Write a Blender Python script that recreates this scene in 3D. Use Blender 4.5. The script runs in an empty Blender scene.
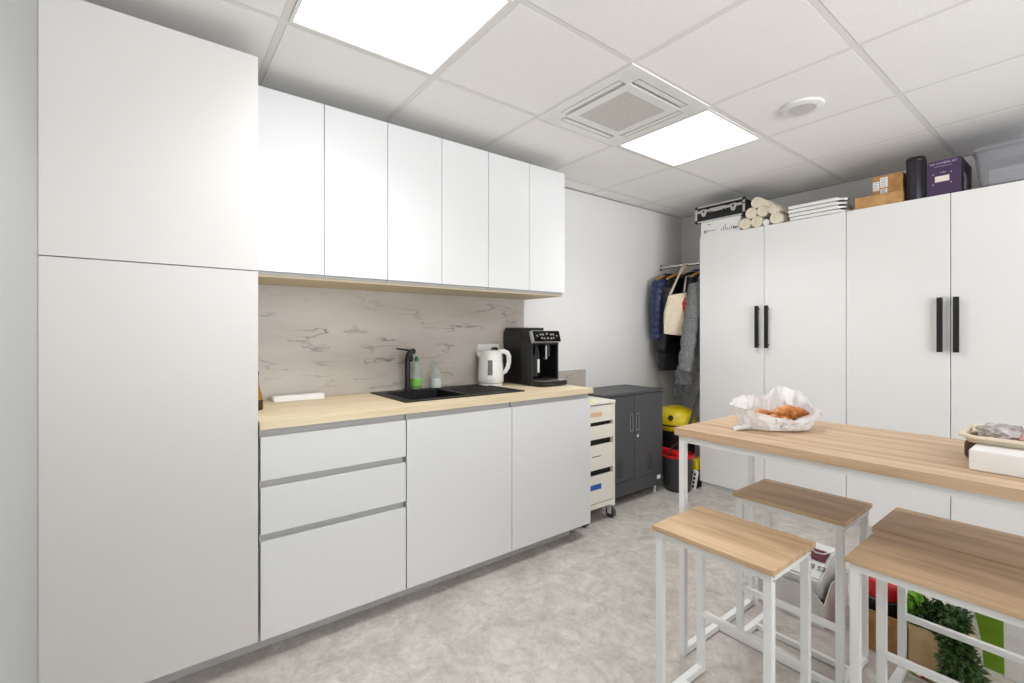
import bpy, bmesh, math, random
from mathutils import Vector, Matrix, noise

C = bpy.context.scene.collection
sc = bpy.context.scene
PI = math.pi

# ------------------------------------------------------------------ camera, world, exposure
cam_d = bpy.data.cameras.new('camera'); cam = bpy.data.objects.new('camera', cam_d); C.objects.link(cam)
cam.location = (0, 0, 1.245)
cam.rotation_euler = (PI/2, 0, 0.9143)
cam_d.sensor_width = 36.0
cam_d.lens = 466.0*36/1024
cam_d.shift_y = -7.75/1024
cam_d.clip_start = 0.02
sc.camera = cam
w = bpy.data.worlds.new('world'); sc.world = w; w.use_nodes = True
wn, wl = w.node_tree.nodes, w.node_tree.links      # lower half brightened to light the ceiling through the added window, softer sky above
wtc = wn.new('ShaderNodeTexCoord'); wsx = wn.new('ShaderNodeSeparateXYZ'); wcr = wn.new('ShaderNodeMapRange')
wl.new(wtc.outputs['Generated'], wsx.inputs[0]); wl.new(wsx.outputs['Z'], wcr.inputs['Value'])
wcr.inputs['From Min'].default_value = -0.06; wcr.inputs['From Max'].default_value = 0.04
GROUND_FILL, SKY = 12.2, 3.6
wcr.inputs['To Min'].default_value = GROUND_FILL; wcr.inputs['To Max'].default_value = SKY
wl.new(wcr.outputs[0], wn['Background'].inputs[1])
wn['Background'].inputs[0].default_value = (0.93, 0.965, 1, 1)
sc.view_settings.view_transform = 'Standard'
sc.view_settings.look = 'None'
sc.view_settings.gamma = 1.0
sc.view_settings.use_curve_mapping = False
sc.view_settings.exposure = 0.0
LAMP, LAMP_W, SPREAD = 2.4, 7.5, 2.2     # glow of the panel face; downward power and beam of each panel
H = 2.3665          # ceiling height
XW, YB, YN, XR = -2.585, 4.07, -0.2735, 2.3   # walls: kitchen side, far, near, right

# ------------------------------------------------------------------ helpers
def lin(c):
    c /= 255.0
    return c/12.92 if c <= 0.04045 else ((c+0.055)/1.055)**2.4
def rgb(r, g, b): return (lin(r), lin(g), lin(b), 1)

def mat(name, col, rough=0.5, metal=0.0, **kw):
    m = bpy.data.materials.new(name); m.use_nodes = True
    p = m.node_tree.nodes['Principled BSDF']
    p.inputs['Base Color'].default_value = rgb(*col)
    p.inputs['Roughness'].default_value = rough
    p.inputs['Metallic'].default_value = metal
    for k, v in kw.items(): p.inputs[k.replace('_', ' ')].default_value = v
    return m
def nodes(m): return m.node_tree.nodes, m.node_tree.links, m.node_tree.nodes['Principled BSDF']
def vary(m, c1, c2, scale=(1, 1, 1), nscale=4.0, detail=6, lo=0.35, hi=0.65, bump=0.0, rough=None, dist=0.0):
    """two-colour noise over object coordinates"""
    n, l, p = nodes(m)
    tc = n.new('ShaderNodeTexCoord'); mp = n.new('ShaderNodeMapping'); mp.inputs['Scale'].default_value = scale
    nz = n.new('ShaderNodeTexNoise'); nz.inputs['Scale'].default_value = nscale; nz.inputs['Detail'].default_value = detail
    nz.inputs['Distortion'].default_value = dist
    cr = n.new('ShaderNodeValToRGB')
    cr.color_ramp.elements[0].position = lo; cr.color_ramp.elements[0].color = rgb(*c1)
    cr.color_ramp.elements[1].position = hi; cr.color_ramp.elements[1].color = rgb(*c2)
    l.new(tc.outputs['Object'], mp.inputs[0]); l.new(mp.outputs[0], nz.inputs[0]); l.new(nz.outputs[0], cr.inputs[0])
    l.new(cr.outputs[0], p.inputs['Base Color'])
    if bump:
        b = n.new('ShaderNodeBump'); b.inputs['Strength'].default_value = bump; b.inputs['Distance'].default_value = 0.002
        l.new(nz.outputs[0], b.inputs['Height']); l.new(b.outputs[0], p.inputs['Normal'])
    return m
def wood(name, base, dark, light, axis='x', rough=0.45, streak=14.0, contrast=0.5):
    """long-grain boards: stretched noise plus broad figure"""
    m = mat(name, base, rough)
    n, l, p = nodes(m)
    tc = n.new('ShaderNodeTexCoord'); mp = n.new('ShaderNodeMapping'); mp2 = n.new('ShaderNodeMapping')
    s1 = (1.2, streak, streak) if axis == 'x' else (streak, 1.2, streak)
    s2 = (7, 190, 190) if axis == 'x' else (190, 7, 190)
    mp.inputs['Scale'].default_value = s1; mp2.inputs['Scale'].default_value = s2
    nz = n.new('ShaderNodeTexNoise'); nz.inputs['Scale'].default_value = 1.0; nz.inputs['Detail'].default_value = 6; nz.inputs['Distortion'].default_value = 1.3
    n2 = n.new('ShaderNodeTexNoise'); n2.inputs['Scale'].default_value = 1.0; n2.inputs['Detail'].default_value = 4; n2.inputs['Distortion'].default_value = 0.8
    l.new(tc.outputs['Object'], mp.inputs[0]); l.new(tc.outputs['Object'], mp2.inputs[0])
    l.new(mp.outputs[0], nz.inputs[0]); l.new(mp2.outputs[0], n2.inputs[0])
    cr = n.new('ShaderNodeValToRGB'); e = cr.color_ramp.elements
    e[0].position = 0.28; e[0].color = rgb(*dark); e[1].position = 0.72; e[1].color = rgb(*light)
    k = cr.color_ramp.elements.new(0.5); k.color = rgb(*base)
    l.new(nz.outputs[0], cr.inputs[0])
    cr2 = n.new('ShaderNodeValToRGB'); e = cr2.color_ramp.elements
    e[0].position = 0.35; e[0].color = (1-0.25*contrast,)*3+(1,); e[1].position = 0.6; e[1].color = (1, 1, 1, 1)
    l.new(n2.outputs[0], cr2.inputs[0])
    mx = n.new('ShaderNodeMix'); mx.data_type = 'RGBA'; mx.blend_type = 'MULTIPLY'; mx.inputs[0].default_value = 1
    l.new(cr.outputs[0], mx.inputs[6]); l.new(cr2.outputs[0], mx.inputs[7]); l.new(mx.outputs[2], p.inputs['Base Color'])
    return m

M = {}
M['wall'] = vary(mat('wall_paint', (232, 230, 225), 0.9), (228, 226, 223), (232, 230, 227), nscale=90, detail=3, bump=0.03)
M['wardrobe'] = mat('wardrobe_white', (243, 241, 239), 0.4)
M['wallnear'] = mat('wall_paint_cool', (196, 198, 196), 0.85)
M['tile'] = vary(mat('ceiling_tile', (232, 229, 225), 0.95), (245, 242, 239), (249, 247, 245), nscale=160, detail=2, bump=0.05)
M['tbar'] = mat('ceiling_grid', (233, 230, 227), 0.8)
M['void'] = mat('ceiling_void', (120, 117, 112), 0.95)
M['lacquer'] = mat('white_lacquer', (224, 224, 224), 0.32)
M['lacquer_matt'] = mat('white_matt_foil', (216, 212, 209), 0.42)
M['alu_recess'] = mat('grey_recess', (188, 186, 186), 0.45)
M['plinth'] = mat('grey_plinth', (196, 194, 192), 0.5)
M['birch'] = wood('birch_worktop', (234, 216, 182), (226, 205, 168), (241, 226, 197), 'y', 0.5, 16, 0.35)
M['under'] = mat('birch_under', (214, 200, 172), 0.6)
M['oak'] = wood('oak_top', (208, 176, 142), (184, 149, 115), (224, 196, 164), 'x', 0.5, 15, 0.45)
M['oak2'] = wood('oak_seat', (208, 175, 138), (180, 143, 107), (226, 196, 160), 'x', 0.5, 14, 0.5)
M['whitemetal'] = mat('white_powder_coat', (236, 236, 234), 0.4)
M['black'] = mat('black_matt', (22, 22, 23), 0.4)
M['blackplastic'] = mat('black_plastic', (26, 26, 27), 0.35)
M['blackgloss'] = mat('black_gloss', (10, 10, 12), 0.08)
M['granite'] = vary(mat('black_composite', (20, 20, 21), 0.5), (15, 15, 16), (28, 28, 29), nscale=400, detail=2)
M['steel'] = mat('brushed_steel', (200, 200, 200), 0.3, 1.0)
M['chrome'] = mat('chrome', (225, 225, 225), 0.12, 1.0)
M['anthracite'] = mat('anthracite_metal', (68, 69, 71), 0.42)
M['anth_dark'] = mat('anthracite_slot', (26, 26, 27), 0.6)
M['cream'] = mat('cream_white_metal', (236, 232, 220), 0.4)
M['dark'] = mat('painted_gap_shade', (18, 17, 16), 0.8)  # near-black, shade inside gaps and slots put into the colour
M['rubber'] = mat('rubber_grey', (62, 64, 68), 0.6)
M['kettle'] = mat('kettle_plastic', (240, 238, 233), 0.25)
M['greyclear'] = mat('grey_window', (120, 120, 118), 0.2)
M['plate'] = mat('white_plastic', (236, 235, 232), 0.3)
M['paper'] = mat('white_paper', (242, 241, 238), 0.8)
M['card'] = vary(mat('brown_cardboard', (176, 128, 76), 0.85), (166, 118, 68), (186, 140, 88), nscale=30)
M['cardmid'] = vary(mat('mid_cardboard', (196, 150, 94), 0.85), (186, 140, 86), (206, 162, 108), nscale=24)
M['cardpale'] = vary(mat('tan_cardboard', (220, 186, 138), 0.85), (208, 172, 122), (230, 198, 152), nscale=14)
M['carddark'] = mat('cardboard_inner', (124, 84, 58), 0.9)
M['purple'] = mat('purple_box', (72, 50, 84), 0.5)
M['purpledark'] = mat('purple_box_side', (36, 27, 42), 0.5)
M['lilac'] = mat('lilac_print', (205, 195, 215), 0.6)
M['cream_label'] = mat('cream_label', (240, 226, 214), 0.6)
M['ink'] = mat('print_ink', (52, 52, 56), 0.7)
M['roll'] = vary(mat('cream_paper_roll', (236, 224, 202), 0.85), (228, 214, 190), (242, 232, 212), nscale=20)
M['case'] = mat('black_case_panel', (24, 23, 24), 0.5)
M['alu'] = mat('aluminium', (214, 214, 212), 0.32, 0.85)
M['tubecase'] = mat('black_cylinder', (40, 36, 50), 0.4)
M['yellow'] = mat('yellow_plastic', (226, 200, 28), 0.3)
M['red'] = mat('red_plastic', (206, 22, 30), 0.35)
M['darkgrey'] = mat('dark_grey_plastic', (58, 58, 62), 0.45)
M['navy'] = mat('navy_nylon', (36, 49, 90), 0.35)
M['navydark'] = mat('dark_navy_nylon', (22, 26, 40), 0.45)
M['blackcloth'] = mat('black_quilted_nylon', (20, 20, 25), 0.5)
M['bluecloth'] = mat('blue_nylon', (30, 56, 104), 0.5)
M['greycloth'] = vary(mat('grey_melange', (116, 116, 117), 0.9), (96, 96, 98), (138, 138, 138), nscale=120, detail=3)
M['scarf'] = vary(mat('grey_knit', (84, 86, 90), 0.95), (62, 64, 68), (112, 114, 116), nscale=90, detail=3)
M['canvas'] = vary(mat('cream_canvas', (232, 216, 190), 0.95), (226, 208, 180), (238, 224, 200), nscale=60)
M['hangerwood'] = mat('hanger_wood', (196, 142, 66), 0.5)
M['pastry'] = vary(mat('baked_crust', (196, 112, 46), 0.45), (150, 72, 22), (222, 148, 70), nscale=40, detail=4, bump=0.4)
M['leaf'] = vary(mat('dark_leaf', (52, 82, 42), 0.5), (30, 54, 26), (84, 118, 58), nscale=60)
M['leaf2'] = mat('bright_leaf', (126, 186, 54), 0.5)
M['greenprint'] = mat('green_print', (148, 196, 52), 0.6)
M['bagwhite'] = mat('bag_white', (226, 226, 224), 0.6)
M['maroon'] = mat('maroon_print', (96, 20, 34), 0.6)
M['foam'] = mat('white_foam', (243, 241, 238), 0.7)
M['traycol'] = mat('beige_tray', (236, 222, 198), 0.6)
M['greyfoil'] = vary(mat('grey_film', (176, 168, 166), 0.25), (150, 134, 130), (218, 214, 212), nscale=40)
M['pink'] = vary(mat('pink_pack', (222, 136, 126), 0.35), (226, 104, 96), (226, 196, 190), nscale=40)
M['brownwrap'] = mat('brown_wrap', (84, 60, 48), 0.6)
M['oil'] = mat('golden_oil_glass', (190, 140, 20), 0.1, Transmission_Weight=0.4)
M['amberdark'] = mat('dark_amber_glass', (70, 46, 10), 0.1)
M['soapgreen'] = mat('green_soap_label', (120, 190, 70), 0.4)
M['greencap'] = mat('green_cap', (30, 120, 60), 0.4)
M['postit'] = mat('yellow_note', (238, 226, 60), 0.7)
M['tape'] = mat('blue_tape', (36, 92, 176), 0.6)
M['peach'] = mat('peach_label', (228, 186, 150), 0.7)

# clear plastics
def clear(name, col, alpha, rough=0.1):
    m = bpy.data.materials.new(name); m.use_nodes = True
    n, l = m.node_tree.nodes, m.node_tree.links
    for x in list(n):
        if x.type != 'OUTPUT_MATERIAL': n.remove(x)
    out = [x for x in n if x.type == 'OUTPUT_MATERIAL'][0]
    t = n.new('ShaderNodeBsdfTransparent'); t.inputs[0].default_value = rgb(*col)
    g = n.new('ShaderNodeBsdfPrincipled'); g.inputs['Base Color'].default_value = rgb(*col); g.inputs['Roughness'].default_value = rough
    mx = n.new('ShaderNodeMixShader'); mx.inputs[0].default_value = alpha
    l.new(t.outputs[0], mx.inputs[1]); l.new(g.outputs[0], mx.inputs[2]); l.new(mx.outputs[0], out.inputs[0])
    return m
M['clear'] = clear('clear_plastic', (228, 228, 231), 0.22, 0.05)
M['clearbottle'] = clear('clear_bottle', (232, 236, 234), 0.24, 0.06)
# translucent carrier-bag film
m = bpy.data.materials.new('white_film'); m.use_nodes = True; M['film'] = m
n, l, p = nodes(m); p.inputs['Base Color'].default_value = rgb(250, 249, 249); p.inputs['Roughness'].default_value = 0.22
tr = n.new('ShaderNodeBsdfTranslucent'); tr.inputs[0].default_value = rgb(244, 243, 243)
tp = n.new('ShaderNodeBsdfTransparent'); tp.inputs[0].default_value = (0.95, 0.95, 0.95, 1)
mx = n.new('ShaderNodeMixShader'); mx.inputs[0].default_value = 0.25
mx2 = n.new('ShaderNodeMixShader'); mx2.inputs[0].default_value = 0.08
out = [x for x in n if x.type == 'OUTPUT_MATERIAL'][0]
l.new(p.outputs[0], mx.inputs[1]); l.new(tr.outputs[0], mx.inputs[2]); l.new(mx.outputs[0], mx2.inputs[1]); l.new(tp.outputs[0], mx2.inputs[2]); l.new(mx2.outputs[0], out.inputs[0])
# lamp diffuser
m = bpy.data.materials.new('lamp_diffuser'); m.use_nodes = True; M['lamp'] = m
n, l, p = nodes(m); p.inputs['Base Color'].default_value = (0.8, 0.8, 0.8, 1)
p.inputs['Emission Color'].default_value = (0.975, 0.99, 1.0, 1); p.inputs['Emission Strength'].default_value = LAMP
# marble laminate
m = mat('marble_laminate', (214, 206, 198), 0.35); M['marble'] = m
n, l, p = nodes(m)
tc = n.new('ShaderNodeTexCoord'); mp = n.new('ShaderNodeMapping'); mp.inputs['Scale'].default_value = (1, .62, 2.9); mp.inputs['Rotation'].default_value = (-0.16, 0, 0)
n1 = n.new('ShaderNodeTexNoise'); n1.inputs['Scale'].default_value = 4.2; n1.inputs['Detail'].default_value = 7; n1.inputs['Roughness'].default_value = 0.55; n1.inputs['Distortion'].default_value = 0.15
ab = n.new('ShaderNodeMath'); ab.operation = 'SUBTRACT'; ab.inputs[1].default_value = 0.5
ab2 = n.new('ShaderNodeMath'); ab2.operation = 'ABSOLUTE'
v1 = n.new('ShaderNodeValToRGB'); v1.color_ramp.elements[0].position = 0.0; v1.color_ramp.elements[0].color = (1, 1, 1, 1)
v1.color_ramp.elements[1].position = 0.022; v1.color_ramp.elements[1].color = (0, 0, 0, 1)
n2 = n.new('ShaderNodeTexNoise'); n2.inputs['Scale'].default_value = 5.5; n2.inputs['Detail'].default_value = 3
v2 = n.new('ShaderNodeValToRGB'); v2.color_ramp.elements[0].position = 0.47; v2.color_ramp.elements[1].position = 0.68
mu = n.new('ShaderNodeMath'); mu.operation = 'MULTIPLY'
mx = n.new('ShaderNodeMix'); mx.data_type = 'RGBA'
n3 = n.new('ShaderNodeTexNoise'); n3.inputs['Scale'].default_value = 1.6; n3.inputs['Detail'].default_value = 5
cr = n.new('ShaderNodeValToRGB'); cr.color_ramp.elements[0].position = 0.35; cr.color_ramp.elements[0].color = rgb(176, 167, 157)
cr.color_ramp.elements[1].position = 0.65; cr.color_ramp.elements[1].color = rgb(198, 190, 182)
l.new(tc.outputs['Object'], mp.inputs[0]); l.new(mp.outputs[0], n1.inputs[0]); l.new(mp.outputs[0], n2.inputs[0]); l.new(mp.outputs[0], n3.inputs[0])
l.new(n1.outputs[0], ab.inputs[0]); l.new(ab.outputs[0], ab2.inputs[0]); l.new(ab2.outputs[0], v1.inputs[0]); l.new(n2.outputs[0], v2.inputs[0])
l.new(v1.outputs[0], mu.inputs[0]); l.new(v2.outputs[0], mu.inputs[1]); l.new(mu.outputs[0], mx.inputs[0])
l.new(n3.outputs[0], cr.inputs[0]); l.new(cr.outputs[0], mx.inputs[6]); mx.inputs[7].default_value = rgb(112, 105, 104)
l.new(mx.outputs[2], p.inputs['Base Color'])
# vinyl floor: mottled warm grey
m = mat('vinyl_floor', (178, 170, 162), 0.5); M['floor'] = m
n, l, p = nodes(m)
tc = n.new('ShaderNodeTexCoord')
n1 = n.new('ShaderNodeTexNoise'); n1.inputs['Scale'].default_value = 6.5; n1.inputs['Detail'].default_value = 10; n1.inputs['Roughness'].default_value = 0.72; n1.inputs['Distortion'].default_value = 0.9
n2 = n.new('ShaderNodeTexNoise'); n2.inputs['Scale'].default_value = 26; n2.inputs['Detail'].default_value = 7; n2.inputs['Roughness'].default_value = 0.75; n2.inputs['Distortion'].default_value = 0.6
cr = n.new('ShaderNodeValToRGB'); e = cr.color_ramp.elements; e[0].position = 0.34; e[0].color = rgb(178, 170, 162); e[1].position = 0.66; e[1].color = rgb(214, 208, 201)
cr2 = n.new('ShaderNodeValToRGB'); e = cr2.color_ramp.elements; e[0].position = 0.34; e[0].color = (0.74, 0.73, 0.72, 1); e[1].position = 0.56; e[1].color = (1, 1, 1, 1)
mx = n.new('ShaderNodeMix'); mx.data_type = 'RGBA'; mx.blend_type = 'MULTIPLY'; mx.inputs[0].default_value = 0.8
l.new(tc.outputs['Object'], n1.inputs[0]); l.new(tc.outputs['Object'], n2.inputs[0]); l.new(n1.outputs[0], cr.inputs[0]); l.new(n2.outputs[0], cr2.inputs[0])
l.new(cr.outputs[0], mx.inputs[6]); l.new(cr2.outputs[0], mx.inputs[7]); l.new(mx.outputs[2], p.inputs['Base Color'])
# perforated plates: round dark holes on a regular pitch
def perforated(name, base, hole, pitch, rad):
    m = mat(name, base, 0.6); n, l, p = nodes(m)
    tc = n.new('ShaderNodeTexCoord'); sx = n.new('ShaderNodeSeparateXYZ'); l.new(tc.outputs['Object'], sx.inputs[0])
    sq = []
    for k in (0, 1):
        a = n.new('ShaderNodeMath'); a.operation = 'PINGPONG'; a.inputs[1].default_value = pitch/2; l.new(sx.outputs[k], a.inputs[0])
        b = n.new('ShaderNodeMath'); b.operation = 'POWER'; b.inputs[1].default_value = 2; l.new(a.outputs[0], b.inputs[0]); sq.append(b)
    s = n.new('ShaderNodeMath'); s.operation = 'ADD'; l.new(sq[0].outputs[0], s.inputs[0]); l.new(sq[1].outputs[0], s.inputs[1])
    c = n.new('ShaderNodeMath'); c.operation = 'LESS_THAN'; c.inputs[1].default_value = rad*rad; l.new(s.outputs[0], c.inputs[0])
    mx = n.new('ShaderNodeMix'); mx.data_type = 'RGBA'; l.new(c.outputs[0], mx.inputs[0]); mx.inputs[6].default_value = rgb(*base); mx.inputs[7].default_value = rgb(*hole)
    l.new(mx.outputs[2], p.inputs['Base Color']); return m
M['perf'] = perforated('perforated_grille', (230, 227, 222), (104, 98, 92), 0.0105, 0.0032)
M['perf2'] = perforated('perforated_speaker', (222, 219, 215), (160, 156, 152), 0.006, 0.0018)

# ---- geometry
def B(): return bmesh.new()
def bx(bm, x0, x1, y0, y1, z0, z1, bev=0.0, mi=0, seg=2):
    t = bmesh.new(); bmesh.ops.create_cube(t, size=1)
    for v in t.verts: v.co = ((x0+x1)/2+v.co.x*(x1-x0), (y0+y1)/2+v.co.y*(y1-y0), (z0+z1)/2+v.co.z*(z1-z0))
    if bev: bmesh.ops.bevel(t, geom=t.edges[:], offset=bev, segments=seg, affect='EDGES', profile=0.7)
    merge(bm, t, mi); return bm
def merge(bm, t, mi=0):
    for f in t.faces: f.material_index = mi
    bmesh.ops.recalc_face_normals(t, faces=t.faces[:])
    me = bpy.data.meshes.new('tmp'); t.to_mesh(me); t.free(); bm.from_mesh(me); bpy.data.meshes.remove(me)
def loft(bm, rings, mi=0, cap=True, closed=True):
    t = bmesh.new(); vs = [[t.verts.new(p) for p in r] for r in rings]
    k = len(rings[0])
    for a, b in zip(vs, vs[1:]):
        for i in range(k if closed else k-1):
            t.faces.new((a[i], a[(i+1) % k], b[(i+1) % k], b[i]))
    if cap and closed: t.faces.new(vs[0][::-1]); t.faces.new(vs[-1])
    merge(bm, t, mi); return bm
def lathe(bm, prof, c=(0, 0, 0), seg=28, mi=0, sx=1, sy=1):
    rings = [[(c[0]+max(r, 1e-4)*sx*math.cos(2*PI*i/seg), c[1]+max(r, 1e-4)*sy*math.sin(2*PI*i/seg), c[2]+z) for i in range(seg)] for r, z in prof]
    return loft(bm, rings, mi)
def tube(bm, pts, r, seg=10, mi=0, flat=1.0):
    pts = [Vector(p) for p in pts]; rs = r if isinstance(r, (list, tuple)) else [r]*len(pts)
    rings = []; up = None
    for i, p in enumerate(pts):
        d = (pts[min(i+1, len(pts)-1)]-pts[max(i-1, 0)]).normalized()
        if up is None:
            up = Vector((0, 0, 1)) if abs(d.z) < 0.9 else Vector((1, 0, 0))
        a = d.cross(up).normalized(); b = a.cross(d).normalized(); up = b
        rings.append([p+a*rs[i]*math.cos(2*PI*k/seg)+b*rs[i]*flat*math.sin(2*PI*k/seg) for k in range(seg)])
    return loft(bm, rings, mi)
def cyl(bm, p, q, r, seg=20, mi=0): return tube(bm, [p, q], r, seg, mi)
def prism(bm, poly, axis, a0, a1, mi=0, bev=0.0):
    """poly in the plane normal to axis; axis x: (y,z), y: (x,z), z: (x,y)"""
    def P(u, v, a): return {'x': (a, u, v), 'y': (u, a, v), 'z': (u, v, a)}[axis]
    t = bmesh.new(); lo = [t.verts.new(P(u, v, a0)) for u, v in poly]; hi = [t.verts.new(P(u, v, a1)) for u, v in poly]
    k = len(poly); t.faces.new(lo); t.faces.new(hi[::-1])
    for i in range(k): t.faces.new((lo[i], hi[i], hi[(i+1) % k], lo[(i+1) % k]))
    if bev:
        bmesh.ops.recalc_face_normals(t, faces=t.faces[:]); bmesh.ops.bevel(t, geom=t.edges[:], offset=bev, segments=2, affect='EDGES')
    merge(bm, t, mi); return bm
def rot(bm, ang, c, axis='Z'):
    bmesh.ops.rotate(bm, verts=bm.verts[:], cent=c, matrix=Matrix.Rotation(ang, 3, axis)); return bm
def wloc(o):
    v = Vector((0, 0, 0))
    while o: v = v+o.location; o = o.parent
    return v
def obj(name, bm, m, parent=None, smooth=0, origin=None):
    """one mesh object from world-space geometry; smooth = angle in degrees"""
    if origin is None and parent is None:
        xs = [v.co for v in bm.verts]
        origin = Vector(((min(v.x for v in xs)+max(v.x for v in xs))/2, (min(v.y for v in xs)+max(v.y for v in xs))/2, min(v.z for v in xs)))
    off = wloc(parent) if parent else Vector(origin)
    bmesh.ops.translate(bm, verts=bm.verts[:], vec=-off)
    me = bpy.data.meshes.new(name); bm.to_mesh(me); bm.free()
    for k in (m if isinstance(m, (list, tuple)) else [m]): me.materials.append(k)
    if smooth:
        for f in me.polygons: f.use_smooth = True
        me.set_sharp_from_angle(angle=math.radians(smooth))
    o = bpy.data.objects.new(name, me); C.objects.link(o)
    if parent: o.parent = parent
    else: o.location = off
    return o
def thing(name, label, cat, loc, group=None, rz=0):
    o = bpy.data.objects.new(name, None); C.objects.link(o); o.empty_display_size = 0.05
    o.location = loc; o.rotation_euler = (0, 0, rz); o['label'] = label; o['category'] = cat
    if group: o['group'] = group
    return o
def tag(o, label, cat, group=None):
    o['label'] = label; o['category'] = cat
    if group: o['group'] = group
    return o
def struct(name, bm, m, smooth=0):
    o = obj(name, bm, m, None, smooth, origin=(0, 0, 0)); o['kind'] = 'structure'; return o
def dup(root, loc, label, rz=None):
    r = root.copy(); C.objects.link(r); r.location = loc; r['label'] = label
    if rz is not None: r.rotation_euler = (0, 0, rz)
    for ch in list(root.children):
        c = ch.copy(); C.objects.link(c); c.parent = r
        for g in list(ch.children):
            d = g.copy(); C.objects.link(d); d.parent = c
    return r
def text(name, s, size, frame, m, parent, align='CENTER', depth=0.0004):
    """raised lettering; frame = 4x4 world matrix (x along the line, y up the letters, z out of the face)"""
    cu = bpy.data.curves.new('t', 'FONT'); cu.body = s; cu.size = size; cu.align_x = align; cu.align_y = 'CENTER'; cu.extrude = depth; cu.resolution_u = 3
    to = bpy.data.objects.new('t', cu); C.objects.link(to)
    dg = bpy.context.evaluated_depsgraph_get(); me = bpy.data.meshes.new_from_object(to.evaluated_get(dg))
    bm = bmesh.new(); bm.from_mesh(me); bmesh.ops.transform(bm, matrix=frame, verts=bm.verts[:])
    bpy.data.objects.remove(to); bpy.data.curves.remove(cu); bpy.data.meshes.remove(me)
    return obj(name, bm, m, parent)
def frame(o, x, y):
    x = Vector(x).normalized(); y = Vector(y).normalized(); z = x.cross(y)
    return Matrix(((x.x, y.x, z.x, o[0]), (x.y, y.y, z.y, o[1]), (x.z, y.z, z.z, o[2]), (0, 0, 0, 1)))
def clamp(a, lo, hi): return max(lo, min(hi, a))

# ------------------------------------------------------------------ room shell
struct('floor', bx(B(), XW-.1, XR+.1, YN-.1, YB+.1, -.1, 0), M['floor'])
struct('wall_left', bx(B(), XW-.1, XW, YN-.1, YB+.1, 0, H+.12), M['wall'])
struct('wall_back', bx(B(), XW, XR, YB, YB+.1, 0, H+.12), M['wall'])
struct('wall_near', bx(B(), XW, XR, YN-.1, YN, 0, H+.12), M['wallnear'])
wa, wb, wz0, wz1 = .0, 2.4, .55, 2.2  # opening for an unseen window, added to brighten the room
b = B(); bx(b, XR, XR+.1, YN-.1, wa, 0, H+.12); bx(b, XR, XR+.1, wb, YB+.1, 0, H+.12); bx(b, XR, XR+.1, wa, wb, 0, wz0); bx(b, XR, XR+.1, wa, wb, wz1, H+.12)
struct('wall_right', b, M['wall'])
b = B()
for y in (wa+.001, (wa+wb)/2-.03, wb-.061): bx(b, XR+.03, XR+.08, y, y+.06, wz0+.001, wz1-.001)
for z in (wz0+.001, wz1-.061): bx(b, XR+.03, XR+.08, wa+.061, wb-.061, z, z+.06)
struct('added_window_1', b, M['plate'])
ar = bpy.data.lights.new('added_window_portal', 'AREA'); ar.shape = 'RECTANGLE'; ar.size = wz1-wz0; ar.size_y = wb-wa; ar.cycles.is_portal = True  # guides the outside light in through the added window
ao = bpy.data.objects.new('added_window_portal', ar); C.objects.link(ao); ao.location = (XR+.09, (wa+wb)/2, (wz0+wz1)/2); ao.rotation_euler = (0, PI/2, 0)

GX, GY, T = -2.4233, 0.3713, 0.6
lights = [(-1.8233, .3713), (-1.8233, 2.1713)]
ac_cell = (-1.8233, 1.5713)
bm = B()
bx(bm, XW-.1, XR+.1, YN-.1, YB+.1, H+.06, H+.12, mi=2)
xs = [GX+T*k for k in range(-1, 9)]; ys = [GY+T*k for k in range(-2, 8)]
BAR = .012
for x in xs:
    if XW < x < XR: bx(bm, x-BAR, x+BAR, YN, YB, H-.0015, H+.03, mi=1)
for y in ys:
    if YN < y < YB: bx(bm, XW, XR, y-BAR, y+BAR, H-.001, H+.03, mi=1)
for i in range(len(xs)-1):
    for j in range(len(ys)-1):
        x0, x1, y0, y1 = xs[i], xs[i+1], ys[j], ys[j+1]
        if any(abs(x0-a) < .01 and abs(y0-b) < .01 for a, b in lights+[ac_cell]): continue
        x0 = max(x0+BAR+.001, XW+.003); x1 = min(x1-BAR-.001, XR-.003); y0 = max(y0+BAR+.001, YN+.003); y1 = min(y1-BAR-.001, YB-.003)
        if x1-x0 < .02 or y1-y0 < .02: continue
        bx(bm, x0, x1, y0, y1, H-.002, H+.02, bev=.0015, mi=0, seg=1)
struct('ceiling', bm, [M['tile'], M['tbar'], M['void']])
bm = B()
for a in ((XW, XW+.018, YN, YB), (XW, XR, YB-.018, YB)): bx(bm, *a, H-.002, H+.02)
struct('trim_1', bm, M['tbar'])

# ceiling lamps
names = ['square white ceiling light panel over the kitchen worktop, nearer the tall cabinet', 'square white ceiling light panel beside the air conditioning cassette']
for (x, y), nm in zip(lights, names):
    t = thing('ceiling_light', nm, 'ceiling light', (x+.3, y+.3, H-.006), 'square light panels set into the ceiling grid')
    b = B()
    for a in ((x+.013, x+.026, y+.013, y+.587), (x+.574, x+.587, y+.013, y+.587), (x+.026, x+.574, y+.013, y+.026), (x+.026, x+.574, y+.574, y+.587)):
        bx(b, *a, H-.006, H+.03)
    obj('frame', b, M['plate'], t)
    al = bpy.data.lights.new('panel_light', 'AREA'); al.shape = 'SQUARE'; al.size = .54; al.energy = LAMP_W; al.spread = SPREAD; al.color = (.975, .99, 1)
    lo_ = bpy.data.objects.new('panel_light', al); C.objects.link(lo_); lo_.location = (x+.3, y+.3, H-.0075)
    obj('diffuser', bx(B(), x+.0265, x+.5735, y+.0265, y+.5735, H-.003, H+.01), M['lamp'], t)

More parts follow.
